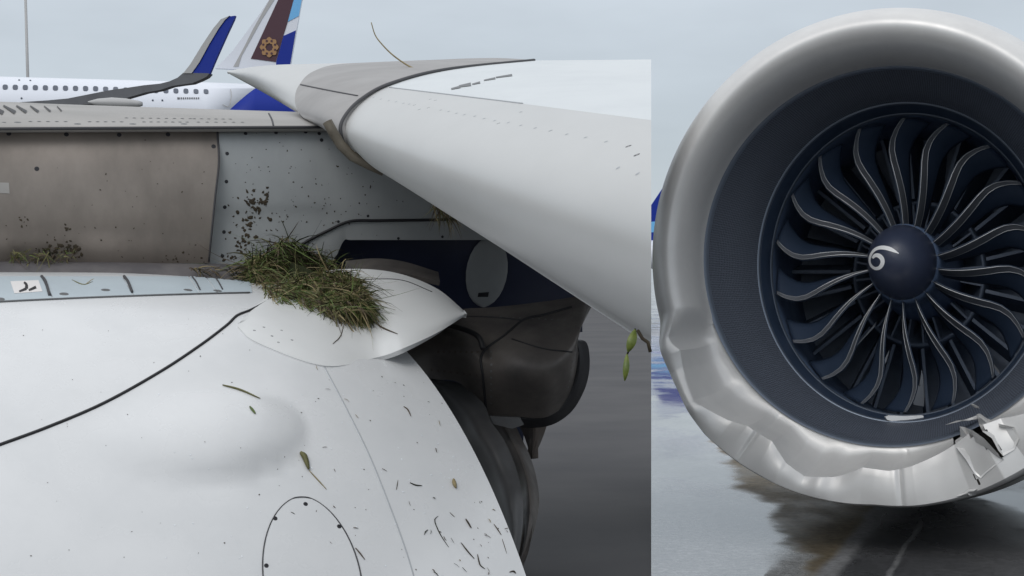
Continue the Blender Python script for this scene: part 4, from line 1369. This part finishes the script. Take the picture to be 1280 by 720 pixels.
specks('water_drops', 'small clear water drops beading on the white cowl', cb, sp_, M['drop'])['category'] = 'water'

# loose scraps on the cowl
def scrap(name, px, w, m_, label, group=None, cat_='grass', taper=True):
    pp = cat1([Vector((x, y, 0)) for x, y in px], 10)
    pts_ = []
    for q in pp:
        h = hit(allb, q.x, q.y)
        if h: pts_.append(h[0] + h[1] * w * .4)
    if len(pts_) < 3: return None
    o = tube(name, pts_, w / 2, m_, None, 5, [.35 + .65 * math.sin(math.pi * min(1, (i + .8) / len(pts_))) for i in range(len(pts_))] if taper else None)
    return tag(o, label, cat_, group)
scrap('grass_strand', [(278, 482), (300, 488), (325, 499)], .009, M['g2'], 'long olive grass blade lying on the cowl above the blister')
scrap('grass_strand', [(312, 509), (319, 518)], .010, M['g1'], 'short green grass piece just below the long olive blade')
scrap('leaf', [(375, 567), (380, 573), (385, 588)], .022, M['g2'], 'small yellow-green leaf on the cowl above the oval hatch', None, 'leaf')
scrap('grass_stalk', [(386, 588), (396, 599), (408, 612)], .005, M['g3'], 'thin pale stalk below the yellow-green leaf on the cowl', None, 'grass')
scrap('grass_strand', [(90, 351), (104, 357), (116, 353)], .008, M['g2'], 'bent green grass sprig on the strip panel by the sticker')
scrap('grass_strand', [(105, 358), (113, 352), (118, 349)], .006, M['g3'], 'pale grass sprig crossing the bent one on the strip panel')
scrap('leaf', [(566, 600), (567, 605), (569, 611)], .016, M['g3'], 'small yellowish leaf stuck on the cowl near its edge', None, 'leaf')
GG = 'grass scraps near the cowl edge'
for px, w, lb_ in (([(504, 508), (509, 513), (514, 520)], .009, 'short dark grass scrap highest on the cowl near its edge, below the fairing'),
                   ([(512, 604), (520, 606), (527, 608)], .009, 'dark grass scrap lying level, left of the small yellowish leaf'),
                   ([(547, 645), (543, 650), (546, 662), (552, 672), (560, 684)], .006, 'long hooked dark strand low on the cowl near its edge'),
                   ([(562, 640), (568, 647)], .005, "tiny dark scrap right of the hooked strand's top"),
                   ([(582, 649), (588, 660)], .011, 'thick dark scrap halfway between the hooked strand and the cowl edge'),
                   ([(576, 679), (584, 690), (592, 699)], .008, "slanting dark scrap right of the hooked strand's lower end"),
                   ([(597, 694), (600, 706), (606, 712)], .008, 'bent dark scrap just right of the slanting one, low on the cowl'),
                   ([(617, 655), (626, 669)], .007, 'dark slanting scrap nearest the cowl trailing edge'),
                   ([(628, 674), (633, 692)], .004, 'hair-thin strand at the very edge of the cowl'),
                   ([(637, 716), (641, 714), (644, 717)], .010, "curled dark scrap at the bottom corner of the cowl's edge"),
                   ([(496, 612), (497, 600)], .005, 'thin upright strand left of the level dark scrap')):
    scrap('grass_scrap', [(x + rnd.uniform(-.8, .8), y + rnd.uniform(-.8, .8)) for x, y in px], w * .62, rnd.choice((M['g4'], M['g5'], M['mud'])), lb_, GG)
scrap('grass_stalk', [(470, 405), (480, 411), (497, 418)], .007, M['g5'], 'brown stalk on the fairing just right of the grass clump')
scrap('grass_stalk', [(444, 685), (450, 692), (456, 700)], .005, M['g5'], 'short brown stalk beside the oval hatch outline')
scrap('grass_stalk', [(416, 430), (425, 421), (430, 405)], .004, M['g5'], 'thin brown stem trailing below the grass clump')

tw = [P(464, 28, 8.6), P(469, 44, 8.6), P(478, 56, 8.6), P(490, 68, 8.6), P(505, 79, 8.6), P(518, 86, 8.55), P(533, 92, 8.4)]
tag(tube('twig', cat1(tw, 26), .0055, M['g3'], None, 5, [.5 + i * .02 for i in range(26)]), 'thin bent twig standing up from the wing sleeve', 'twig')
spr = empty('leaf_sprig', P(795, 413, 3.75))
tag(spr, "sprig with two green leaves hanging under the wing's leading edge", 'leaves')
tube('stem', [P(794, 411, 3.75), P(792, 420, 3.74), P(788, 432, 3.74), P(784, 443, 3.74)], .0022, M['g4'], spr, 5)
tube('twig', [P(797, 413, 3.75), P(803, 423, 3.74), P(810, 428, 3.74), P(813, 440, 3.74)], .0045, M['mud'], spr, 5)
M['leaf'] = mat('leaf_green', (.16, .20, .035), .45, 0, (.08, .12, .02), 60)
def leafm(name, a, b, w, par):
    a, b = P(*a), P(*b)
    ax = (b - a); n = 9; v, f = [], []
    sd_ = ax.cross(Vector((0, 1, 0))).normalized()
    for i in range(n):
        t = i / (n - 1)
        ww_ = w * math.sin(math.pi * (t * .92 + .04)) ** .8
        c = a + ax * t + Vector((0, -.01 * math.sin(t * 3), 0))
        v += [c - sd_ * ww_ + Vector((0, .004, 0)), c + Vector((0, -.003, 0)), c + sd_ * ww_ + Vector((0, .004, 0))]
    return mk(name, v, gridfaces(n, 3), M['leaf'], par)
leafm('leaf', (794, 412, 3.74), (785, 440, 3.73), .011, spr)
leafm('leaf', (784, 442, 3.74), (781, 476, 3.73), .0075, spr)

# fasteners, a pipe and a bracket round the exhaust
discs('edge_rivets', ab, [(618 + i * 8, 396 + i * .4) for i in range(12)] + [(614, 440 + i * 8) for i in range(9)] + [(716 - i * 1.5, 452 + i * 8) for i in range(5)], .0055, M['screw'], aft)
tube('drain_pipe', cat1([P(x, y, d) for x, y, d in ((548, 404, 7.05), (575, 410, 6.9), (597, 420, 6.82), (604, 436, 6.78))], 20), .012, M['black'], near, 8)
seam('aft_seam', ab, [(560, 398), (585, 396), (620, 397), (655, 401)], .008, M['black'], aft, .001, 24)
polyplate('bracket', [P(x, y, 6.86) for x, y in ((612, 520), (650, 522), (655, 531), (640, 536), (616, 530))], M['core2'], near, .05)

# dark inner structure closing the space behind the exhaust parts
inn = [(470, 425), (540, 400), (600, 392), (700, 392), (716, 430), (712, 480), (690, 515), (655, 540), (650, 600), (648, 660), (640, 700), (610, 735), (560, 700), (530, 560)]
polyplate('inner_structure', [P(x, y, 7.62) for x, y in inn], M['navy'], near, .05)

# fine grass bits too small to tell apart, thickest near the cowl's edge
v, f, fm = [], [], []
for _ in range(48):
    x, y = (rnd.gauss(585, 35), rnd.gauss(675, 30)) if rnd.random() < .6 else (rnd.uniform(330, 620), rnd.uniform(420, 715))
    L, a = rnd.uniform(2, 9), rnd.gauss(.9, .5)
    h1, h2 = hit(cb, x, y), hit(cb, x + L * math.cos(a), y + L * math.sin(a))
    if not h1 or not h2: continue
    pa_, pb_ = h1[0] + h1[1] * .002, h2[0] + h2[1] * .002
    tv, tf = tubegeo([pa_, pa_.lerp(pb_, .5) + h1[1] * .002 + Vector((rnd.uniform(-.003, .003), 0, 0)), pb_], rnd.uniform(.0008, .0022), 4, [.6, 1, .3])
    b0 = len(v); v += tv; f += [tuple(b0 + q for q in t) for t in tf]; fm += [rnd.choice((2, 3, 4, 4))] * len(tf)
tag(mk('grass_bits', v, f, GM, None, True, fm), 'fine grass bits sprinkled over the lower white cowl', 'grass', None, 'stuff')
